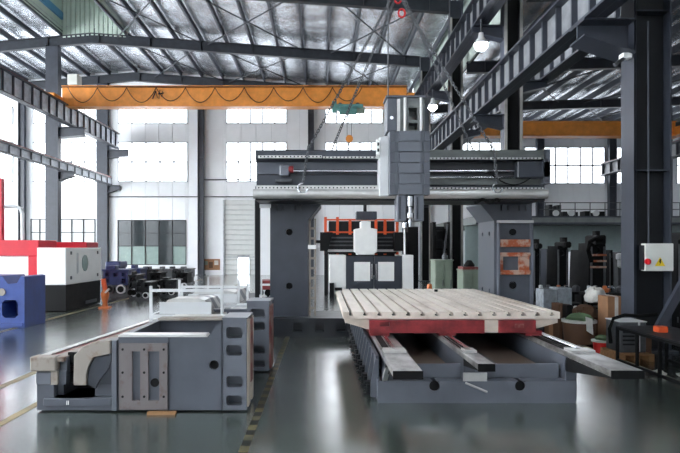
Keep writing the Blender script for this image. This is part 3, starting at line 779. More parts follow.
# ------------------------------------------------------------------ bed under the table
YB = 6.86
bd = thing('machine_bed', 'light slate machine bed with three overhanging guideways in front of the gantry', 'machine bed', (1.9, YB, 0))
fp = MB().box(.686, 3.11, YB, YB+.25, .0, .27).build('front_plate', M['slate_l'], bd)
cut(fp, MB().cyl((1.38,YB-.1,.21),(1.38,YB+.2,.21),.066,20).cyl((2.43,YB-.1,.21),(2.43,YB+.2,.21),.066,20))
for hx_ in (1.38, 2.43): MB().cyl((hx_,YB+.03,.205),(hx_,YB+.05,.205),.064,20).build('port_shade_disc', M['black'], bd)  # black disc in each hole in place of its inner shade
MB().box(.70, 3.11, YB+.25, 15.5, .0, .26).build('bed_base', M['slate'], bd)
MB().box(1.06, 2.97, YB+.16, YB+.22, .27, .445).build('second_plate', M['slate_l'], bd, bevel=.006)
MB().box(1.0, 1.72, YB+.25, 15, .26, .30).build('trough_floor', M['brown'], bd)
MB().box(1.92, 2.9, YB+.25, 15, .26, .34).build('trough_floor', M['brown'], bd)
MB().box(1.92, 2.2, YB+.23, 15, .34, .445).build('step_ledge', M['slate_d'], bd)
def way(xa, xb, wa, wb_, yend, zb):
    MB().box(wa, wb_, YB+.02, 15.4, .27, .56).build('way_wall', M['slate'], bd)
    MB().box(xa, xb, yend, 15.4, .55, .62).build('guideway', M['way'], bd, bevel=.006)
    MB().box(xa-.003, xb+.003, yend-.012, yend, .535, .62).build('way_end_face', M['black'], bd)
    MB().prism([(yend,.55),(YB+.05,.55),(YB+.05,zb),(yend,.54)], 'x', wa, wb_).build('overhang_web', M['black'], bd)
    MB().box(xa+.03, (xa+xb)/2-.04, YB+.2, 15.4, .62, .626).build('dark_groove', M['black'], bd)
    MB().box((xa+xb)/2-.025, (xa+xb)/2+.025, YB+.1, 15.4, .62, .65).build('linear_rail', M['chrome'], bd)
    MB().box(xa+.02, xb-.02, YB-.02, YB+.18, .62, .65).build('way_pad', M['machined'], bd)
way(.74, 1.05, .78, .98, 5.83, .36); way(1.725, 1.91, 1.74, 1.88, 6.19, .45); way(3.02, 3.36, 3.0, 3.09, 5.85, .38)
MB().prism([(YB+.0,.27),(YB+.0,.36),(YB-.3,.5),(YB-.36,.5)], 'x', .74, .80).build('gusset', M['machined'], bd)
MB().box(1.73, 2.02, YB-.012, YB+.02, .27, .37).build('pale_gusset', M['machined'], bd)
MB().box(1.1, 1.2, 7.2, 7.35, .30, .42).build('lifting_lug', M['redmach'], bd)
MB().cyl((PX(465,YB), YB-.02, PZ(382.5,YB)), (PX(486,YB), YB-.05, PZ(391,YB)), .014, 8).build('small_rod', M['machined'], bd)
MB().box(3.09, 3.13, YB+.02, 15.4, .02, .5).build('side_wall', M['slate'], bd)
MB().box(.69, .73, YB+.3, 15.4, .02, .52).build('side_wall', M['slate'], bd)
rbm = None; y = 7.05; ft = MB().lathe((0,0,0), [(.075,0),(.075,.02),(.035,.03),(.03,.14),(.06,.15),(.06,.18)], 10)
fo = None
while y < 12:
    if rbm is None:
        o = MB().prism([(-.09,.03),(0,.03),(0,.5),(-.03,.5),(-.09,.2)], 'y', -.025, .025).build('side_rib', M['slate_l'], bd, loc=(0,0,0)); o.location = Vector((.70,y,0))-WL[bd.name]; rbm = o.data
        o = ft.build('leveling_foot', M['steel_d'], bd, loc=(0,0,0)); o.location = Vector((.60,y+.2,0))-WL[bd.name]; fo = o.data
    else: piece('side_rib', rbm, (.70,y,0), bd); piece('leveling_foot', fo, (.60,y+.2,0), bd)
    y += .45

# ------------------------------------------------------------------ front-left casting
YA = 6.49
def ax(px): return PX(px, YA)
def az(py): return PZ(py, YA)
ca = thing('bed_casting', 'slate grey machine bed casting with primer patches, in front at left', 'casting', (ax(140), YA, 0))
YR = 8.24
# left end block with stepped mouth (profile in x,z)
MB().box(ax(37), ax(118), YA, YA+.45, .02, az(397)).build('end_block', M['slate'], ca)
MB().box(ax(37), ax(54), YA, YA+.45, az(397), az(371)).build('end_block_left', M['slate'], ca)
MB().prism([(ax(93),az(397)),(ax(118),az(397)),(ax(118),az(341)),(ax(96),az(345)),(ax(93),az(350))], 'y', YA+.06, YA+.45).build('end_block_right', M['slate'], ca)
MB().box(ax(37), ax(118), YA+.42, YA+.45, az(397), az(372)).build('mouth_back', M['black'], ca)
MB().box(ax(54), ax(93), YA, YA+.42, az(397)-.02, az(397)).build('mouth_floor', M['slate_d'], ca)
MB().box(ax(52), ax(66), YA-.0, YA+.4, az(384.5), az(371)).build('mouth_cheek', M['slate'], ca)
MB().box(ax(59), ax(66), YA+.02, YA+.3, az(371), az(358)).build('mouth_cheek', M['slate'], ca)
MB().box(ax(75), ax(112), YA+.0, YA+.3, az(384.5), az(356)).build('mouth_cheek', M['slate_d'], ca)
MB().box(ax(64), ax(77), YA+.1, YA+.14, az(385), az(354)).build('slot_back', M['black'], ca)
MB().box(ax(37), ax(52), YA-.03, YA, az(384), az(372)).build('raised_pad', M['slate_l'], ca, bevel=.006)
MB().box(ax(44), ax(112), YA-.02, YA, az(406), az(398)).build('raised_pad', M['slate'], ca, bevel=.006)
MB().box(ax(32.5), ax(58), YA-.06, YA+.1, az(370.5), az(356)).build('rail_head', M['primer'], ca, bevel=.012)
MB().box(ax(52.5), ax(59), YA-.04, YA, az(384), az(370.5)).build('primer_strip', M['primer'], ca)
MB().prism([(ax(75),az(384.5)),(ax(87.5),az(384.5)),(ax(87.5),az(374)),(ax(90),az(365)),(ax(94.5),az(357)),(ax(103),az(355)),(ax(111.5),az(353)),(ax(111.5),az(340)),(ax(96),az(341)),(ax(84),az(346)),(ax(75.5),az(355))], 'y', YA-.045, YA+.02).build('machined_jaw', M['primer'], ca, bevel=.006)
MB().prism([(ax(88.5),az(384)),(ax(96),az(388)),(ax(100),az(380)),(ax(108),az(370)),(ax(111.5),az(362)),(ax(111.5),az(353.5)),(ax(97),az(357)),(ax(91),az(366))], 'y', YA-.02, YA+.02).build('jaw_recess_shade', M['slate_d'], ca)  # dark slate plate stands for the shaded recess beside the jaw
MB().box(ax(112.5), ax(117.5), YA-.03, YA+.1, .02, az(340)).build('end_flange', M['slate_l'], ca, bevel=.006)
text('II', .07, (ax(68.5), YA-.022, az(402.5)), (PI/2,0,0), M['white'], ca)
# front wall with openings
fw = MB().prism([(ax(118.5),.02),(ax(222),.02),(ax(222),az(320)),(ax(207.5),az(337)),(ax(118.5),az(337))], 'y', YA, YA+.14).build('front_wall', M['slate'], ca)
cc = MB().cyl((ax(214),YA-.1,az(365)),(ax(214),YA+.3,az(365)),.056,20)
cc.cyl((ax(155),YA-.1,az(382.5)),(ax(155),YA+.3,az(382.5)),.045,16)
cut(fw, cc)
for px, py, r_ in ((214,365,.055),(155,382.5,.044)): MB().cyl((ax(px),YA+.04,az(py)),(ax(px),YA+.05,az(py)),r_,20).build('port_shade_disc', M['black'], ca)  # shade inside the openings, drawn as black discs
MB().prism([(ax(118.5),az(337)),(ax(207.5),az(337)),(ax(205),az(335)),(ax(118.5),az(335))], 'y', YA-.01, YA+.2).build('machined_rim', M['machined'], ca)
# framed panel: primer strips standing proud of two recessed fields
fr = MB(); 
for (a, b, c_, d_) in ((120,133,343,409),(141,149,343,409),(160,168,343,409),(133,141,343,351),(149,160,343,351),(133,141,400,409),(149,160,400,409)):
    fr.box(ax(a), ax(b), YA-.03, YA, az(d_), az(c_))
fr.build('primer_frame', M['primer_d'], ca)
bt = MB()
for px in (123.5, 145, 164.5):
    for py in (349, 372, 396): bt.cyl((ax(px),YA-.036,az(py)),(ax(px),YA-.03,az(py)),.014,8)
bt.build('bolt_hole', M['black'], ca)['kind'] = 'stuff'
MB().cyl((ax(155),YA-.012,az(382.5)),(ax(155),YA+.01,az(382.5)),.05,16).build('port_ring', M['black'], ca)
MB().box(ax(168.3), ax(169.2), YA-.008, YA, .02, az(337)).box(ax(221), ax(222.3), YA-.012, YA, .02, az(320)).build('weld_seam', M['slate_d'], ca)
# pocketed pillar
def pillar(parent, x0, x1, y0, y1, zt, m):
    o = MB().box(x0, x1, y0, y1, .02, zt).build('pocket_pillar', m, parent)
    c_ = MB(); hh = zt/91
    for (a, b) in ((8,19),(25.5,36),(56,67),(75,85)):
        za, zb = zt-b*hh, zt-a*hh; xa, xb = x0+(x1-x0)*.16, x0+(x1-x0)*.82; q_ = .02
        c_.prism([(xa+q_,za),(xb-q_,za),(xb,za+q_),(xb,zb-q_),(xb-q_,zb),(xa+q_,zb),(xa,zb-q_),(xa,za+q_)], 'y', y0-.1, y0+.16)
    return cut(o, c_)
pillar(ca, ax(222.5), ax(246.5), YA, YA+.5, az(319), M['slate_l'])
MB().box(ax(246.5), ax(246.5)+.02, YA+.04, YA+.2, .05, az(320)).box(ax(246.5), ax(246.5)+.02, YA+.36, YA+.5, .05, az(320)).build('machined_edge', M['tableside'], ca)
MB().box(ax(246.5), ax(246.5)+.03, YA+.2, YA+.36, .3, az(321)).build('red_strip', M['redmach'], ca)
MB().box(ax(222), ax(247.5), YA-.01, YA+.52, az(319), az(317.5)).build('cap_plate', M['slate_l'], ca)
MB().box(ax(118.5), ax(222), YR-.12, YR, .02, .86).build('rear_wall', M['slate'], ca)
MB().box(ax(118.5), ax(222), YR-.2, YR+.02, .86, .89).build('machined_rim', M['primer'], ca)
MB().box(ax(112), ax(119.5), YA+.3, YR, .02, .85).build('side_wall', M['slate'], ca)
MB().box(ax(214), ax(222), YA+.14, YR, .02, .86).build('side_wall', M['slate'], ca)
MB().box(ax(119), ax(222), YA+.1, YR-.1, .05, .10).build('cavity_floor', M['slate_d'], ca)
for px in (150, 185): MB().box(ax(px), ax(px)+.04, YA+.14, YR-.1, .1, .62).build('inner_rib', M['slate_d'], ca)
MB().prism([(ax(46),YA+.1),(ax(114),YA+.1),(ax(119),YR),(ax(100),YR)], 'z', .45, .53).build('shelf_plate', M['primer'], ca)
# long guideway running back on the left, two machined strips
gx0 = ax(34)
for dx, w, m, z in ((0,.10,'machined',.64),(.13,.05,'redmach',.63),(.20,.16,'primer',.64)):
    MB().prism([(gx0+dx, YA-.03),(gx0+dx+w, YA-.03),(gx0+dx+w+.36, 10.6),(gx0+dx+.36, 10.6)], 'z', z-.05, z).build('guideway_strip', M[m], ca)
MB().prism([(gx0+.04, YA+.1),(gx0+.30, YA+.1),(gx0+.64, 10.6),(gx0+.4, 10.6)], 'z', 0, .59).build('guideway_wall', M['slate'], ca)
MB().box(ax(150), ax(178), YA-.12, YA-.06, .0, .03).build('wood_shim', M['wood'], ca)
# second casting behind it
Y2 = 8.58
cb2 = thing('bed_casting', 'second slate bed casting standing behind the primer patched one, pocketed end visible', 'casting', (-1.2, Y2, 0))
pillar(cb2, PX(247,Y2), PX(269,Y2), Y2, Y2+.55, 1.06, M['slate_l'])
MB().box(PX(269,Y2), PX(269,Y2)+.025, Y2+.03, Y2+.5, .05, 1.0).build('red_strip', M['redmach'], cb2)
MB().box(PX(246,Y2), PX(270.3,Y2), Y2-.01, Y2+.57, 1.06, 1.09).build('cap_plate', M['slate_l'], cb2)
MB().box(-2.3, PX(247,Y2), Y2+.05, Y2+.19, .02, .82).box(-2.3,-1.1,Y2+1.3,Y2+1.42,.02,.82).build('front_wall', M['slate'], cb2)
MB().box(-2.3, -1.2, Y2, Y2+.22, .82, .86).build('machined_rim', M['machined'], cb2)

# ------------------------------------------------------------------ bright cover stack in a post frame
def post_frame(name, label, x0, x1, y0, y1, zt, zb, label2, seed):
    t = thing(name, label, 'rack', ((x0+x1)/2, y0, 0))
    for (x, y) in ((x0,y0),(x1,y0),(x0,y1),(x1,y1)):
        MB().box(x-.022, x+.022, y-.022, y+.022, 0, zt).build('post', M['whiteg'], t)
    for z in (zb, zb+.55):
        if z > zt-.15: continue
        MB().box(x0, x1, y0-.02, y0+.02, z-.03, z+.03).box(x0, x1, y1-.02, y1+.02, z-.03, z+.03).box(x0-.02, x0+.02, y0, y1, z-.03, z+.03).box(x1-.02, x1+.02, y0, y1, z-.03, z+.03).build('rail', M['whiteg'], t)
    MB().box(x0, x1, y0-.02, y0+.02, zt-.1, zt-.05).build('rail', M['whiteg'], t)
    MB().box(x0+.03, x1-.03, y0+.03, y1-.03, zb+.0, zb+.03).build('shelf', M['iron'], t)
    c_ = thing('telescopic_cover', label2, 'cover', ((x0+x1)/2, y0+.1, zb+.03))
    n = 4; z = zb+.03
    w0, w1 = x0+.12, x1-.2
    for i in range(n):
        ya = y0+.12+(y1-y0-.3)*i/n; hh = .26-.02*i; a = w0+.03*i; b = w1-.03*i
        MB().prism([(a,z),(a+.12,z+hh-.03),(a+.22,z+hh),(b-.22,z+hh),(b-.12,z+hh-.03),(b,z)], 'y', ya, ya+(y1-y0-.3)/n+.06).build('cover_section', M['alu'] if i % 2 else M['machined'], c_)
    MB().box(w0, w1, y0+.08, y0+.12, z, z+.2).build('end_plate', M['whiteg'], c_)
    return t
post_frame('post_frame', 'white post frame of bright covers behind the front-left casting', PX(151,9.5), PX(222,9.5), 9.5, 11.4, PZ(286,9.5), .74, 'bright folded metal way cover lying in the nearer white post frame', 1)
post_frame('post_frame', 'farther white post frame of bright covers beside the gantry base', PX(181,12.6), PX(247,12.6), 12.7, 15.6, PZ(283.5,12.7), .62, 'bright folded metal way cover lying in the farther white post frame', 2)
post_frame('post_frame', 'small post frame of covers just left of the gantry column', -1.75, -1.25+.0, 9.9, 11.4, .95, .5, 'narrow bright way cover in the small post frame beside the pocketed casting', 3)

# ------------------------------------------------------------------ left: blue casting, red machine, white enclosure
bc = thing('blue_casting', 'royal blue machine frame with square opening at the left edge', 'casting', (-7.6, 13.3, 0))
Yb = 13.3
o = MB().prism([(-8.7,.0),(PX(24.5,Yb),.0),(PX(24.5,Yb),PZ(277,Yb)),(PX(21,Yb),PZ(276,Yb)),(PX(17,Yb),PZ(283,Yb)),(PX(8,Yb),PZ(284,Yb)),(PX(2,Yb),PZ(276,Yb)),(-8.7,PZ(276,Yb))], 'y', Yb, Yb+1.0).build('frame', M['blue'], bc, bevel=.02)
cut(o, MB().prism([(PX(2,Yb),PZ(315,Yb)),(PX(2,Yb),PZ(303,Yb)),(PX(5,Yb),PZ(300,Yb)),(PX(15,Yb),PZ(300,Yb)),(PX(18,Yb),PZ(303,Yb)),(PX(18,Yb),PZ(315,Yb)),(PX(15,Yb),PZ(318,Yb)),(PX(5,Yb),PZ(318,Yb))], 'y', Yb-.2, Yb+.6))
MB().box(PX(0,Yb), PX(23.5,Yb), Yb-.04, Yb, .03, .12).build('foot_flange', M['blue'], bc, bevel=.01)
MB().cyl((PX(2,Yb),Yb-.03,PZ(292,Yb)),(PX(2,Yb),Yb,PZ(292,Yb)),.09,12).build('cover_disc', M['primer'], bc)
Yr = 17.5
rm = thing('red_machine', 'big red and white machine tool enclosure at the left edge', 'machine', (-10.5, Yr, 0))
RXE = PX(38.5,Yr)
for (a, b, c_, d_, m) in ((-13,RXE,240,256,'red'),(PX(28,Yr),RXE,256,276,'red'),(-13,RXE,276,309,'red')):
    MB().box(a, b, Yr, Yr+1.2, PZ(d_,Yr) if d_ < 300 else .15, PZ(c_,Yr)).build('front_panel', M[m], rm, bevel=.015)
MB().box(-13, PX(28,Yr), Yr+.1, Yr+1.2, PZ(276,Yr), PZ(256,Yr)).build('window_panel', M['white'], rm)
MB().box(-13, PX(45,Yr), Yr+.1, Yr+2, 0, .15).build('plinth', M['black'], rm)
MB().box(-13, PX(1,Yr), Yr+.02, Yr+.2, PZ(240,Yr), PZ(178,Yr)).build('mast', M['red'], rm)
MB().tube([(PX(-10,Yr),Yr+.2,PZ(207,Yr)),(PX(12,Yr),Yr+.2,PZ(206,Yr)),(PX(17,Yr),Yr+.2,PZ(208,Yr)),(PX(19,Yr),Yr+.2,PZ(213,Yr)),(PX(19.5,Yr),Yr+.2,PZ(241,Yr))], .06, 8).build('vent_pipe', M['whiteg'], rm, smooth=True)
we = thing('white_enclosure', 'white machine cabinet with oval window on a black base, right of the red machine', 'machine', (-8.5, 16.6, 0))
we0 = PX(39,16.75)
MB().box(we0, -7.6, 16.62, 19.3, .8, 1.91).build('cabinet', M['white'], we, bevel=.02)
MB().box(we0, -7.62, 16.66, 19.25, .02, .8).build('black_base', M['black'], we)
MB().prism([(17.95+.22*math.cos(t)*1.0, 1.42+.26*math.sin(t)) for t in [k*2*PI/20 for k in range(20)]], 'x', -7.6, -7.585).build('oval_window', M['glass_g'], we)
MB().prism([(17.35,1.1),(17.45,1.15),(17.45,1.75),(17.35,1.75)], 'x', -7.6, -7.58).build('door_handle', M['whiteg'], we)
for (y, z) in ((16.95,1.75),(16.95,1.0),(18.95,1.75),(18.95,1.0)): MB().box(-7.6, -7.58, y-.04, y+.04, z-.05, z+.05).build('hinge', M['iron'], we)
MB().box(-7.62, -7.6, 18.0, 18.9, .1, .2).build('base_vent', M['iron'], we)
MB().box(PX(50,19.5), PX(88,19.5), 19.4, 20.4, 1.2, PZ(242,19.5)).build('red_hood', M['red'], we, bevel=.02)
# orange upright stand
tx, ty = PX(105,17.7), 17.7
t = thing('jack_stand', 'small orange and copper jack stand on the floor beside the white cabinet', 'stand', (tx, ty, 0))
MB().box(tx-.16, tx+.16, ty-.14, ty+.14, 0, .05).build('base_plate', M['copper'], t)
MB().lathe((tx,ty,.05), [(.10,0),(.07,.1),(.09,.2),(.12,.32),(.13,.42),(.08,.5),(.07,.55)], 14).build('body', M['copper'], t, smooth=True)
MB().cyl((tx,ty,.58),(tx-.05,ty,.93),.075,10).build('column_head', M['orange2'], t)
MB().beam((tx,ty-.08,.45),(tx+.17,ty-.1,.62),.05,.05).build('handle', M['cloth'], t)

# ------------------------------------------------------------------ castings by the back-left wall
def small_casting(name, label, x0, x1, y0, d, z1, m, wheels=2, group=None):
    t = thing(name, label, 'machine casting', ((x0+x1)/2, y0, 0), group)
    w = x1-x0; h = z1
    o = MB().box(x0, x1, y0, y0+d, h*.42, h*.9).build('body', M[m], t)
    c_ = MB(); k = max(2, int(w/.3))
    for i in range(k):
        a = x0+w*(i+.25)/k; b = x0+w*(i+.75)/k
        c_.box(a, b, y0-.1, y0+.14, h*.72, h*.84)
        if i % 2 == 0: c_.box(a, b, y0-.1, y0+.14, h*.48, h*.64)
    cut(o, c_)
    MB().box(x0-.04, x1+.04, y0-.04, y0+d+.04, h*.9, h*.96).build('top_plate', M[m], t, bevel=.01)
    MB().box(x0+.05, x0+w*.45, y0+.1, y0+d*.6, h*.96, h*1.08).build('head', M[m], t, bevel=.01)
    MB().box(x0+.04, x1-.04, y0+.06, y0+d-.06, .08, h*.42).build('pedestal', M['steel_d'] if m != 'navy' else M['iron'], t)
    MB().box(x0, x1, y0, y0+d, 0, .09).build('foot_plate', M['iron'], t)
    for i in range(wheels):
        cx = x0+w*(i+.6)/(wheels+.2)
        MB().cyl((cx, y0-.06, h*.28), (cx, y0+.06, h*.28), h*.16, 16).build('handwheel', M['whiteg' if i % 2 else 'iron'], t)
        MB().cyl((cx, y0-.07, h*.28), (cx, y0-.06, h*.28), h*.11, 16).build('wheel_web', M['black'], t)
    return t
SC = [(103,128,21.6,1.12,'navy','navy blue pocketed machine casting nearest the orange stand'),
      (129,140,23.2,1.1,'navy','narrow navy casting second from the orange stand'),
      (141,157,24.6,1.0,'steel_d','dark pocketed casting in the middle of the row under the dark window'),
      (158,167,26.2,.95,'iron','grey cast casting fourth in the row under the dark window'),
      (168,178,27.8,.9,'steel_d','dark casting fifth in the row, left of the wall column'),
      (179,191,29.4,.85,'iron','grey casting last in the row, in front of the wall column'),
      (135,150,20.2,.7,'steel_d','low dark casting with handwheel, front of the row'),
      (160,176,21.6,.7,'steel_d','low dark casting, front of the row left of the covers'),
      (150,160,22.6,.95,'black','small black casting between the two low dark castings'),
      (129,136,20.6,.95,'steel_d','narrow dark casting just right of the navy one, nearest the aisle'),
      (176,187,24.6,.85,'black','small black casting at the right end, front of the row')]
for (a, b, yy, h_, m, lb) in SC:
    small_casting('machine_casting', lb, PX(a,yy), PX(b,yy), yy, .9, h_, m)
t = thing('blue_gearbox', 'dark blue gearbox block against the back wall below the dark window', 'machine part', (PX(114,24), 24, 0))
MB().box(PX(107,24), PX(120,24), 24, 24.7, 0, PZ(268,24)).build('pedestal', M['navy'], t)
MB().box(PX(106,24), PX(121,24), 23.9, 24.8, PZ(268,24), PZ(261.5,24)).build('block', M['navy'], t, bevel=.04)
# right of shutter: small things between the covers and gantry
t = thing('red_trolley', 'low red and white trolley seen behind the black post near the shutter', 'trolley', (-2.2, 22, 0))
MB().box(PX(258,22), PX(270,22), 22, 23, .25, .62).build('deck', M['reda'], t, bevel=.02)
MB().box(PX(258,22), PX(270,22), 21.98, 22.0, .42, .5).build('stripe', M['white'], t)
for x in (PX(260,22), PX(268,22)): MB().cyl((x,22,.14),(x,22.1,.14),.14,12).build('wheel', M['rubber'], t)

# ------------------------------------------------------------------ white machining centre behind
Yv = 21.7
def vx(p): return PX(p, Yv)
def vz(p): return PZ(p, Yv)
vm = thing('machining_centre', 'white machining centre with grey double doors behind the slotted table', 'machine', (vx(371), Yv, 0))
MB().box(vx(329.5), vx(346), Yv, Yv+2, .1, vz(255)).build('side_cabinet', M['white'], vm, bevel=.02)
MB().box(vx(402), vx(413.5), Yv, Yv+2, .1, vz(255)).build('side_cabinet', M['white'], vm, bevel=.02)
MB().box(vx(346), vx(402), Yv+.15, Yv+2, .1, .75).build('lower_panel', M['whiteg'], vm)
for a, b in ((346,373.6),(374.4,402)):
    dd = MB().box(vx(a), vx(b), Yv-.02, Yv+.08, .2, vz(256)).build('door', M['slate_d'], vm, bevel=.01)
    pa, pb = (354,370) if a < 370 else (378,394)
    MB().box(vx(pa), vx(pb), Yv-.04, Yv-.02, vz(281), vz(262)).build('door_panel', M['white'], dd)
    hxp = 371.8 if a < 370 else 376
    MB().box(vx(hxp)-.03, vx(hxp)+.03, Yv-.09, Yv-.05, vz(279), vz(264)).build('handle', M['chrome'], dd)
MB().prism([(vx(357),vz(255)),(vx(357),vz(253)),(vx(354.5),vz(252)),(vx(354.5),vz(229)),(vx(361),vz(228)),(vx(361),vz(221)),(vx(371),vz(221)),(vx(371),vz(228)),(vx(377.5),vz(229)),(vx(377.5),vz(252)),(vx(375),vz(253)),(vx(375),vz(255))], 'y', Yv+.1, Yv+.8).build('spindle_head', M['white'], vm, bevel=.02)
MB().box(vx(356.5), vx(377.5), Yv+.2, Yv+.8, vz(219), vz(211)).build('motor_block', M['slate_d'], vm, bevel=.02)
MB().cyl((vx(366),Yv+.5,vz(211)),(vx(366),Yv+.5,vz(200)),.07,10).build('motor', M['black'], vm)
MB().box(vx(325), vx(400), Yv+1.0, Yv+1.4, vz(254), vz(234)).build('crossbeam', M['steel_d'], vm)
for py in (237, 241, 245): MB().box(vx(326), vx(400), Yv+.95, Yv+1.0, vz(py+1), vz(py-.6)).build('way_strip', M['iron'], vm)
MB().box(vx(328), vx(404), Yv+.8, Yv+1.0, vz(252), vz(249.5)).build('way_strip', M['machined'], vm)
for (a, b) in ((320,333),(396,412)):
    MB().prism([(vx(a),vz(251)),(vx(b)-.2,vz(251)),(vx(b),vz(232)),(vx(a),vz(232))], 'y', Yv+.3, Yv+1.0).build('bellows_box', M['black'], vm)
MB().box(vx(314), vx(321), Yv+.6, Yv+.7, vz(243), vz(240)).build('side_arm', M['black'], vm)
for (a, b) in ((318,326), (403,416)):
    MB().box(vx(a)+.25, vx(b)+.1, Yv+1.3, Yv+1.9, 0, vz(236)).build('upright', M['black'], vm)
MB().box(vx(329.5), vx(334), Yv-.1, Yv+.2, 0, .55).build('foot', M['black'], vm)
MB().box(vx(411), vx(422), Yv+.8, Yv+2.2, 0, vz(226)).build('control_cubicle', M['black'], vm, bevel=.02)
# orange maintenance railing
rl_ = thing('orange_railing', 'orange railing of a platform behind the white machining centre', 'railing', (vx(362), Yv+3, 0))
Yo = Yv+3
for px in (325.5, 337.5, 350, 376, 385, 397):
    MB().box(PX(px,Yo)-.06, PX(px,Yo)+.06, Yo-.04, Yo+.04, 1.6, PZ(217 if px < 345 else 219,Yo)).build('post', M['orange2'], rl_)
MB().box(PX(325,Yo), PX(398,Yo), Yo-.03, Yo+.03, PZ(220.5,Yo), PZ(219,Yo)).build('top_rail', M['orange2'], rl_)
MB().box(PX(325,Yo), PX(398,Yo), Yo-.03, Yo+.03, PZ(233,Yo), PZ(231.5,Yo)).build('mid_rail', M['orange2'], rl_)
MB().box(PX(329,Yo), PX(395,Yo), Yo+.1, Yo+1.4, 0, PZ(221,Yo)).build('dark_cabinet', M['steel_d'], rl_)

# ------------------------------------------------------------------ grey-green cabinets and machines behind the table
def cabinet(name, label, a, b, py, Y, d, m, cat='cabinet', knob=True):
    t = thing(name, label, cat, (PX((a+b)/2,Y), Y, 0))
    x0, x1, z1 = PX(a,Y), PX(b,Y), PZ(py,Y)
    MB().box(x0, x1, Y, Y+d, .06, z1).build('body', M[m], t, bevel=.012)
    MB().box(x0-.02, x1+.02, Y-.02, Y+d+.02, z1, z1+.04).build('top', M[m], t)
    n = 2
    for i in range(n):
        u0 = x0+.03+(x1-x0-.06)*i/n; u1 = x0+.03+(x1-x0-.06)*(i+1)/n
        dr = MB().box(u0+.01, u1-.01, Y-.015, Y, .12, z1-.06).build('door', M[m], t)
        if knob: MB().box(u1-.05, u1-.03, Y-.035, Y-.015, z1*.5, z1*.62).build('handle', M['iron'], dr)
    MB().box(x0+.02, x1-.02, Y+.02, Y+d-.02, 0, .06).build('plinth', M['black'], t)
    return t
t = cabinet('steel_cabinet', 'grey green steel cabinet between the far columns behind the table', 435, 453, 261, 17.0, .7, 'greeny')
MB().lathe((PX(447,17),17.3,PZ(261,17)+.04), [(.09,0),(.09,.12),(.05,.14),(.05,.18)], 12).build('motor_cap', M['iron'], t)
t = cabinet('steel_cabinet', 'grey green steel cabinet left of the right gantry column', 463, 481, 271, 16.0, .7, 'greeny')
MB().box(PX(463,16), PX(480,16), 16, 16.6, PZ(271,16)+.04, PZ(268,16)+.03).build('red_tray', M['redmach'], t)
MB().lathe((PX(472,16),16.3,PZ(268,16)), [(.14,0),(.16,.08),(.08,.2),(.05,.22)], 12).build('motor_cap', M['black'], t)
tag(MB().lathe((PX(429.5,16.2),16.2,0), [(.07,0),(.075,.02),(.075,.83),(.06,.86),(.05,.86)], 14).build('copper_canister', M['copper'], smooth=True), 'slim copper coloured canister behind the table right of the white machine', 'canister')
t = thing('dark_ladder_rack', 'tall dark rack with slanted ladder seen between the two far columns', 'rack', (PX(442,22), 22, 0))
for px in (434.5, 448.5): MB().box(PX(px,22)-.06, PX(px,22)+.06, 22, 22.6, 0, PZ(222,22)).build('post', M['black'], t)
for k in range(7): MB().box(PX(434.5,22), PX(448.5,22), 22, 22.1, .3+k*.38, .36+k*.38).build('shelf', M['black'], t)
MB().beam((PX(441,22),21.9,.9),(PX(447,22),21.9,PZ(224,22)),.06,.06).build('ladder_rail', M['iron'], t)
MB().box(PX(434.5,22), PX(448.5,22), 22.5, 22.6, 0, PZ(226,22)).build('back_panel', M['steel_d'], t)

# ------------------------------------------------------------------ mezzanine and partition in the right bay
mz = struct_empty('trim_2', (14, 28.5, 3.1))
Ym = 28.5
MB().box(PX(476,Ym), 27, Ym, YW-.02, PZ(224,Ym), PZ(216,Ym)).build('mezzanine_slab', M['concrete'], mz)
MB().box(PX(476,Ym), 27, Ym-.03, Ym, PZ(224.5,Ym), PZ(222.5,Ym)).box(PX(476,Ym), 27, Ym-.03, Ym, PZ(217.5,Ym), PZ(216,Ym)).build('edge_channel', M['steel'], mz)
pw = struct_empty('wall_partition', (14, 31, 0))
for i in range(17):
    a = PX(465,31)+i*1.2
    MB().box(a+.008, a+1.192, 31, 31.1, 0, PZ(224,Ym)).build('wall_panel', M['wall_g'], pw)
rl2 = thing('mezzanine_railing', 'thin grey railing along the mezzanine edge right of the crossbeam', 'railing', (14, Ym, PZ(216,Ym)))
zt = PZ(202.5,Ym); zs = PZ(216,Ym)
for px in range(546, 690, 15):
    MB().cyl((PX(px,Ym),Ym+.1,zs),(PX(px,Ym),Ym+.1,zt),.022,6).build('post', M['iron'], rl2)
for zz in (zt, (zt+zs)/2): MB().cyl((PX(540,Ym),Ym+.1,zz),(27,Ym+.1,zz),.022,6).build('rail', M['iron'], rl2)
for (a, b, py, lb, m) in ((549,562,204.5,'small dark machine on the mezzanine behind the railing, left','steel_d'),(585,606,211,'low dark crates on the mezzanine behind the railing, right','black'),(563,579,211.5,'low dark motor with a white cap on the mezzanine','steel_d')):
    t = thing('mezzanine_equipment', lb, 'equipment', (PX((a+b)/2,Ym+.6), Ym+.6, zs))
    Y_ = Ym+.6; n = 3
    for i in range(n):
        u0 = a+(b-a)*i/n; u1 = a+(b-a)*(i+.85)/n
        MB().box(PX(u0,Y_), PX(u1,Y_), Y_, Y_+.6, zs, PZ(py+(i*1.7) % 3, Y_)).build('box_body', M[m], t, bevel=.02)
    MB().cyl((PX((a+b)/2,Y_),Y_-.1,zs+.18),(PX((a+b)/2,Y_),Y_,zs+.18),.16,12).build('wheel', M['whiteg'], t)

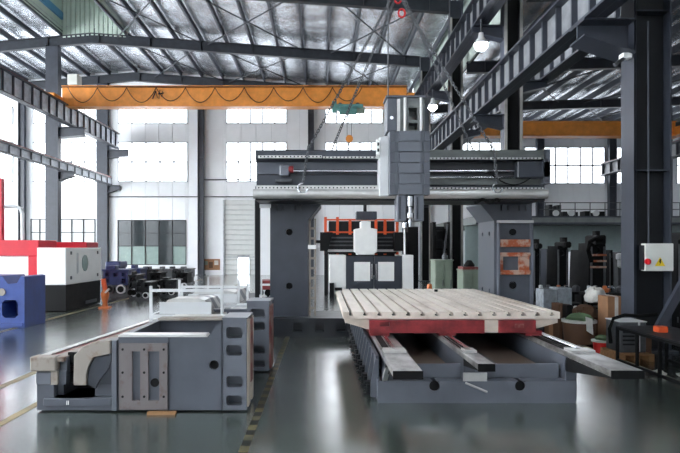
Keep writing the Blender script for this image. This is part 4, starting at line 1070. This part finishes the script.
# dark machines crowded under the mezzanine
def tower(label, a, b, py, Y, m, head=None, pads=None, holes=0, cat='machine'):
    t = thing('machine_column_casting', label, cat, (PX((a+b)/2,Y), Y, 0))
    x0, x1, z1 = PX(a,Y), PX(b,Y), PZ(py,Y); w = x1-x0
    o = MB().prism([(x0-.06,0),(x1+.06,0),(x1+.04,.2),(x1,.35),(x1-.04,z1),(x0+.05,z1),(x0,.35),(x0-.04,.2)], 'y', Y, Y+.7).build('body', M[m], t)
    c_ = MB()
    for i in range(max(2, holes)):
        zc = .5+(z1-.7)*i/max(1, max(2,holes)-1)
        if holes: c_.box(x0+w*.2, x0+w*.42, Y-.1, Y+.15, zc-.06, zc+.06).box(x0+w*.58, x0+w*.8, Y-.1, Y+.15, zc-.06, zc+.06)
        else: c_.cyl((x0+w*.5, Y-.1, zc), (x0+w*.5, Y+.12, zc), min(.1, w*.2), 10)
    cut(o, c_)
    MB().box(x0-.12, x1+.12, Y-.15, Y+.9, 0, .12).build('foot_plate', M['iron'], t)
    MB().box(x0+w*.1, x0+w*.2, Y-.04, Y, .3, z1-.1).box(x0+w*.8, x0+w*.9, Y-.04, Y, .3, z1-.1).build('slide_way', M['iron'], t)
    if head:
        MB().box(x0+w*head[0], x0+w*head[1], Y-.2, Y+.5, z1-.05, z1+head[2]).build('head', M[m], t, bevel=.04)
        MB().cyl((x0+w*(head[0]+head[1])/2, Y+.1, z1+head[2]), (x0+w*(head[0]+head[1])/2, Y+.1, z1+head[2]+.12), .1, 12).build('motor', M['black'], t)
    if pads:
        for p in pads: MB().box(x0+.04, x1-.04, Y-.06, Y-.04, PZ(p+2,Y), PZ(p,Y)).build('machined_pad', M['rust'], t)
    return t
tower('black machine column directly right of the rust-padded gantry column', 533, 541, 247, 15.5, 'black', (.1,.9,.1))
tower('blue grey casting with square holes among the black machines', 545, 555, 249, 16.5, 'slate_d', holes=4)
tower('black machine column behind the wrapped boxes', 556, 569, 246, 15.5, 'black', (.4,1.0,.12))
tower('slim white spindle column between black machines', 572, 575, 252, 18.5, 'whiteg')
tower('slim dark casting just left of the tallest black machine', 579, 586, 250, 17.0, 'black', holes=4)
tb = tower('tallest black machine with curved hose and rusty pads, left of the near column', 588, 607, 243, 15.8, 'black', (.25,.8,.22), pads=(254,260,266))
MB().tube([(PX(590,15.7),15.6,PZ(262,15.7)),(PX(586.5,15.7),15.6,PZ(250,15.7)),(PX(588,15.7),15.6,PZ(242,15.7)),(PX(593,15.7),15.6,PZ(239,15.7)),(PX(600,15.7),15.6,PZ(239.5,15.7))], .06, 8).build('hose', M['rubber'], tb)
tower('black machine with pale spindle head beside the near column', 609, 614, 250, 16.5, 'black')
t = tower('pale grey spindle column beside the near column', 617, 623, 252, 17.2, 'iron')
MB().lathe((PX(620,17.1),17.0,PZ(268,17.1)), [(.06,0),(.12,.05),(.12,.25),(.16,.28),(.16,.42),(.08,.46)], 12).build('spindle', M['whiteg'], t)
tower('dark machine low behind the canister and table edge', 540, 545, 256, 19.0, 'steel_d')
tower('dark machine at the right edge beyond the near column', 676, 700, 240, 14.5, 'black', (.2,.8,.2))
# long low black benches full of parts behind the crates
for i, (a, b, Y, h_, lb) in enumerate(((540,585,14.6,.75,'black bench with metal parts behind the wrapped boxes'),(590,630,13.6,.8,'black bench with metal parts behind the tall carton'))):
    t = thing('parts_bench', lb, 'bench', (PX((a+b)/2,Y), Y, 0)); x0, x1 = PX(a,Y), PX(b,Y)
    MB().box(x0, x1, Y, Y+.6, h_-.06, h_).build('bench_top', M['black'], t)
    for xx in (x0+.04, x1-.08):
        for yy in (Y+.03, Y+.53): MB().box(xx, xx+.05, yy, yy+.05, 0, h_-.06).build('leg', M['black'], t)
    MB().box(x0+.05, x1-.05, Y+.05, Y+.55, .1, .45).build('drawer_block', M['steel_d'], t)
    for k in range(5):
        cx = x0+(x1-x0)*(k+.5)/5
        p_ = MB().lathe((cx, Y+.25+.1*(k%2), h_), [(.09,0),(.1,.04+.02*k),(.05,.08+.02*k),(.05,.16),(.03,.17)], 12).build('machine_part', M[('whiteg','iron','copper','chrome','iron')[k]])
        tag(p_, ('turned white flange','turned grey hub','small copper bush','bright steel collar','grey stub shaft')[k]+' standing on the '+lb, 'machine part')

# ------------------------------------------------------------------ boxes, bucket, cartons at right
def crate(label, a, b, py, Y, d, m, z0=0, tape=None, name='carton', cat='box', zt=None):
    x0, x1 = PX(a,Y), PX(b,Y); z1 = zt if zt else PZ(py,Y)
    t = thing(name, label, cat, ((x0+x1)/2, Y, z0))
    MB().box(x0, x1, Y, Y+d, z0, z1).build('body', M[m], t, bevel=.012)
    if tape: MB().box((x0+x1)/2+.0, (x0+x1)/2+.07, Y-.004, Y, z0+.02, z1-.01).build('tape', M['tape'], t); MB().box((x0+x1)/2, (x0+x1)/2+.07, Y, Y+d, z1, z1+.003).build('tape', M['tape'], t)
    MB().box(x0, x1, Y+d/2-.004, Y+d/2+.004, z1, z1+.006).build('flap_seam', M['card_d'], t)
    return t
crate('plastic wrapped white box beside the table corner, left one', 543.5, 557, 289.5, 13.6, .5, 'plast', name='wrapped_box')
crate('plastic wrapped white box beside the table corner, right one', 557.5, 572, 288, 13.6, .5, 'plast', name='wrapped_box')
crate('tall brown carton with pale tape at the foot of the near column', 607.5, 622, 296.5, 11.2, .4, 'card', tape=True)
crate('dark brown carton right below the table corner', 559, 566.5, 304, 11.6, .4, 'card_d')
crate('low brown carton under the table corner', 549, 560, 322, 11.9, .4, 'card')
crate('small carton leaning by the woven basket', 592, 604, 318, 12.1, .35, 'card_d')
crate('black plastic case standing on end between the dark cartons', 567.5, 572.5, 305, 11.35, .25, 'black')
crate('pale open carton of papers behind the brown tub', 573, 590, 312, 12.4, .35, 'tape')
for i, (px, py, Y, m, lb) in enumerate(((576,309,12.5,'whiteg','white roll'),(581,308,12.55,'iron','grey tin'),(586,309,12.5,'copper','copper fitting'))):
    zt_ = PZ(312,12.4)
    tag(MB().lathe((PX(px,Y),Y,zt_+.006),[(.05,0),(.055,.02),(.055,.10),(.03,.12)],12).build('small_part', M[m], smooth=True), lb+' standing on the pale carton behind the brown tub', 'part')
# round woven tub
bx, by = PX(579,11.2), 11.2
t = thing('woven_tub', 'round brown tub with a pale rim full of rags, left of the red bucket', 'tub', (bx, by, 0))
MB().lathe((bx,by,0), [(.26,0),(.28,.02),(.31,.4),(.30,.44),(.27,.44),(.25,.1)], 24).build('tub_body', M['card_d'], t, smooth=True)
MB().lathe((bx,by,.42), [(.30,0),(.33,.0),(.33,.05),(.30,.05)], 24).build('rim', M['cloth'], t, smooth=True)
def rag(name, label, c, r, m, sq=.45, seed=1):
    rnd = random.Random(seed); mb = MB(); nu, nv = 14, 8; off = [[rnd.uniform(.75,1.25) for _ in range(nu)] for _ in range(nv+1)]
    k = len(mb.v)
    for j in range(nv+1):
        ph = PI*j/nv
        for i in range(nu):
            th = 2*PI*i/nu; rr = r*off[j][i] if 0 < j < nv else r
            mb.v.append((c[0]+rr*math.sin(ph)*math.cos(th), c[1]+rr*math.sin(ph)*math.sin(th), c[2]+max(-r*sq*.6, r*sq*math.cos(ph)*off[j][i])))
    for j in range(nv):
        for i in range(nu):
            q_ = (i+1) % nu; mb.f.append((j*nu+i, j*nu+q_, (j+1)*nu+q_, (j+1)*nu+i))
    return tag(mb.build(name, M[m], smooth=True), label, 'cloth')
rag('rag_heap', 'crumpled dull green rags heaped in the brown tub', (bx+.02, by, .47), .24, 'green', .5, 3)
rag('white_cloth', 'white cloth draped beside the tall brown carton', (PX(600,12.0), 12.2, .83), .22, 'cloth', .9, 5)
rag('rag_heap', 'tan rags on the small carton behind the red bucket', (PX(592,11.9), 12.2, .50), .26, 'card_d', .6, 6)
tag(MB().prism([(PX(584,11),PZ(330,11)),(PX(590,11),PZ(334,11)),(PX(589,11),PZ(318,11)),(PX(583,11),PZ(316,11))], 'y', 10.86, 10.9).build('hanging_rag', M['cloth']), 'grey rag hanging over the side of the brown tub', 'cloth')
bx, by = PX(601,10.2), 10.2
t = thing('red_bucket', 'bright red bucket with a pale rim on the floor right of the brown tub', 'bucket', (bx, by, 0))
MB().lathe((bx,by,0), [(.115,0),(.12,.01),(.14,.2),(.13,.2),(.11,.03)], 24).build('body', M['bucket'], t, smooth=True)
MB().lathe((bx,by,.195), [(.135,0),(.165,.0),(.165,.035),(.135,.035)], 24).build('rim', M['cloth'], t, smooth=True)
rag('rag_heap', 'green rag lying in the red bucket', (bx+.03, by, .25), .13, 'green', .45, 8)
# pallet + grey box machine
px0, px1, py0, py1 = 4.98, 5.55, 9.35, 10.02
t = thing('wooden_pallet', 'small wooden pallet under the grey box by the near column', 'pallet', ((px0+px1)/2, py0, 0))
for k in range(5):
    y = py0+(py1-py0-.1)*k/4; MB().box(px0, px1, y, y+.1, .10, .125).build('board', M['wood'], t)
for k in range(3):
    x = px0+(px1-px0-.09)*k/2; MB().box(x, x+.09, py0, py1, .02, .10).build('block', M['wood'], t); MB().box(x, x+.09, py0, py1, 0, .02).build('bottom_board', M['wood'], t)
t = thing('chiller_box', 'grey metal box unit with a black hose standing on the small pallet', 'box unit', (5.27, 9.5, .125))
MB().box(5.06, 5.5, 9.5, 9.98, .125, .64).build('housing', M['iron'], t, bevel=.01)
MB().box(5.05, 5.51, 9.49, 9.99, .64, .655).build('lid', M['whiteg'], t)
MB().box(5.36, 5.39, 9.485, 9.5, .14, .64).build('edge_strip', M['whiteg'], t)
for k in range(4): MB().box(5.1, 5.3, 9.49, 9.5, .25+k*.07, .28+k*.07).build('louvre', M['steel_d'], t)
MB().tube([(5.0,9.7,.25),(4.98,9.7,.5),(5.05,9.7,.68),(5.25,9.7,.74),(5.5,9.7,.72),(5.8,9.7,.75)], .03, 8).build('hose', M['rubber'], t)
# black frame table
tx0, tx1, ty0, ty1, tz = 4.85, 5.7, 6.9, 9.25, .62
t = thing('black_frame_table', 'long black steel frame table in the lower right corner', 'table', (5.3, 8, 0))
MB().box(tx0, tx1, ty0, ty1, tz-.02, tz).build('table_top', M['steel_d'], t, bevel=.004)
for (a, b) in ((ty0,ty0+.04),(ty1-.04,ty1),((ty0+ty1)/2-.02,(ty0+ty1)/2+.02),(ty0+.58,ty0+.62),(ty1-.62,ty1-.58)):
    for x in (tx0, tx1-.04): MB().box(x, x+.04, a, b, 0, tz-.02).build('leg', M['black'], t)
    MB().box(tx0, tx1, a, b, tz-.06, tz-.02).build('cross_bar', M['black'], t)
for x in (tx0, tx1-.04):
    for zz in (tz-.06, .04): MB().box(x, x+.04, ty0, ty1, zz, zz+.04).build('side_bar', M['black'], t)
tag(MB().box(5.08, 5.23, 8.45, 8.6, tz, tz+.09).build('orange_box', M['orange2'], bevel=.01), 'small orange box lying on the black frame table', 'box')
rag('white_cloth', 'white paper scraps on the floor under the black table', (5.02, 8.35, .035), .1, 'cloth', .4, 11)
rag('white_cloth', 'white rag on the floor at the right edge under the black table', (5.3, 8.2, .035), .09, 'cloth', .4, 12)
t = thing('metal_vice', 'grey metal vice on the near end of the black table', 'tool', (5.45, 7.6, tz))
MB().box(5.35, 5.6, 7.55, 7.85, tz, tz+.05).build('base', M['iron'], t); MB().box(5.36, 5.44, 7.55, 7.85, tz+.05, tz+.14).box(5.52, 5.59, 7.55, 7.85, tz+.05, tz+.14).build('jaw', M['whiteg'], t)
# dark things under/behind the table
crate('dark brown carton under the black table', 640, 652, 340, 9.95, .0+.3, 'card_d', zt=.3)
for (a, b, h_, lb, m) in ((6.6,7.3,.9,'black tool cabinet behind the black table at right','black'),(7.4,8.2,1.2,'dark tool cabinet at the far right behind the black table','steel_d')):
    cabinet('tool_cabinet', lb, 322+a*560/10.9, 322+b*560/10.9, 248+(1.9-h_)*560/10.9, 10.9, .6, m)
tag(MB().beam((5.85,9.9,.3),(6.75,9.9,1.95),.09,.14).build('steel_prop', M['steel']), 'dark steel prop leaning diagonally in front of the near column', 'prop')
# white switch box on the near column
xx0, xx1 = PX(643.5,10.05), PX(672,10.05); z0, z1 = PZ(271,10.05), PZ(243.5,10.05)
t = thing('switch_box', 'white electrical switch box with red knob and yellow warning triangle on the near column', 'switch box', ((xx0+xx1)/2, 10.05, z0))
MB().box(xx0, xx1, 10.0, 10.14, z0, z1).build('housing', M['signw'], t, bevel=.01)
MB().box(xx0-.03, xx0, 10.02, 10.14, z0+.02, z1-.03).build('side_hinge', M['steel_d'], t)
MB().cyl((xx0+.04, 9.97, z0+.17), (xx0+.04, 10.0, z0+.17), .055, 16).build('knob_plate', M['redknob'], t)
MB().box(xx0+.025, xx0+.055, 9.94, 9.97, z0+.12, z0+.22).build('switch_knob', M['redknob'], t)
cx_, cz_ = PX(660,10), z0+.16
MB().prism([(cx_-.09,cz_-.07),(cx_+.09,cz_-.07),(cx_,cz_+.09)], 'y', 9.993, 10.0).build('warning_triangle', M['yellow'], t)
MB().prism([(cx_-.01,cz_+.055),(cx_+.02,cz_+.055),(cx_+.005,cz_+.012),(cx_+.02,cz_+.012),(cx_-.012,cz_-.05),(cx_-.002,cz_-.003),(cx_-.02,cz_-.003)], 'y', 9.989, 9.993).build('bolt_symbol', M['black'], t)
tag(MB().cyl((PX(652,10.0),10.1,z1),(PX(652,10.0),10.12,6),.015,6).build('conduit', M['steel']), 'thin conduit rising from the white switch box up the near column', 'conduit')
# ------------------------------------------------------------------ repeats share a group phrase
GR = dict(roof_rafter='steel roof rafters', roof_bracing='crossed roof bracing rods', steel_column='steel building columns',
 runway_girder='crane runway girders', bridge_crane='orange bridge cranes', high_bay_lamp='high bay lamps along the right girder',
 chain_sling='chain slings on the crane hook', post_frame='white post frames', telescopic_cover='bright way covers in the post frames',
 bed_casting='slate bed castings', machine_casting='machine castings in the row under the dark window', steel_cabinet='grey green steel cabinets',
 machine_column_casting='machine columns crowded under the mezzanine', mezzanine_equipment='equipment on the mezzanine', parts_bench='black parts benches',
 machine_part='turned parts on the black benches', carton='cartons beside the near column', wrapped_box='plastic wrapped boxes',
 rag_heap='rag heaps by the tub and bucket', white_cloth='white cloths', tool_cabinet='dark tool cabinets', wall_pipe='pipes on the back wall', small_part='small parts on the pale carton')
for o in bpy.data.objects:
    b = o.name.split('.')[0]
    if o.parent is None and 'category' in o.keys() and b in GR and 'group' not in o.keys(): o['group'] = GR[b]
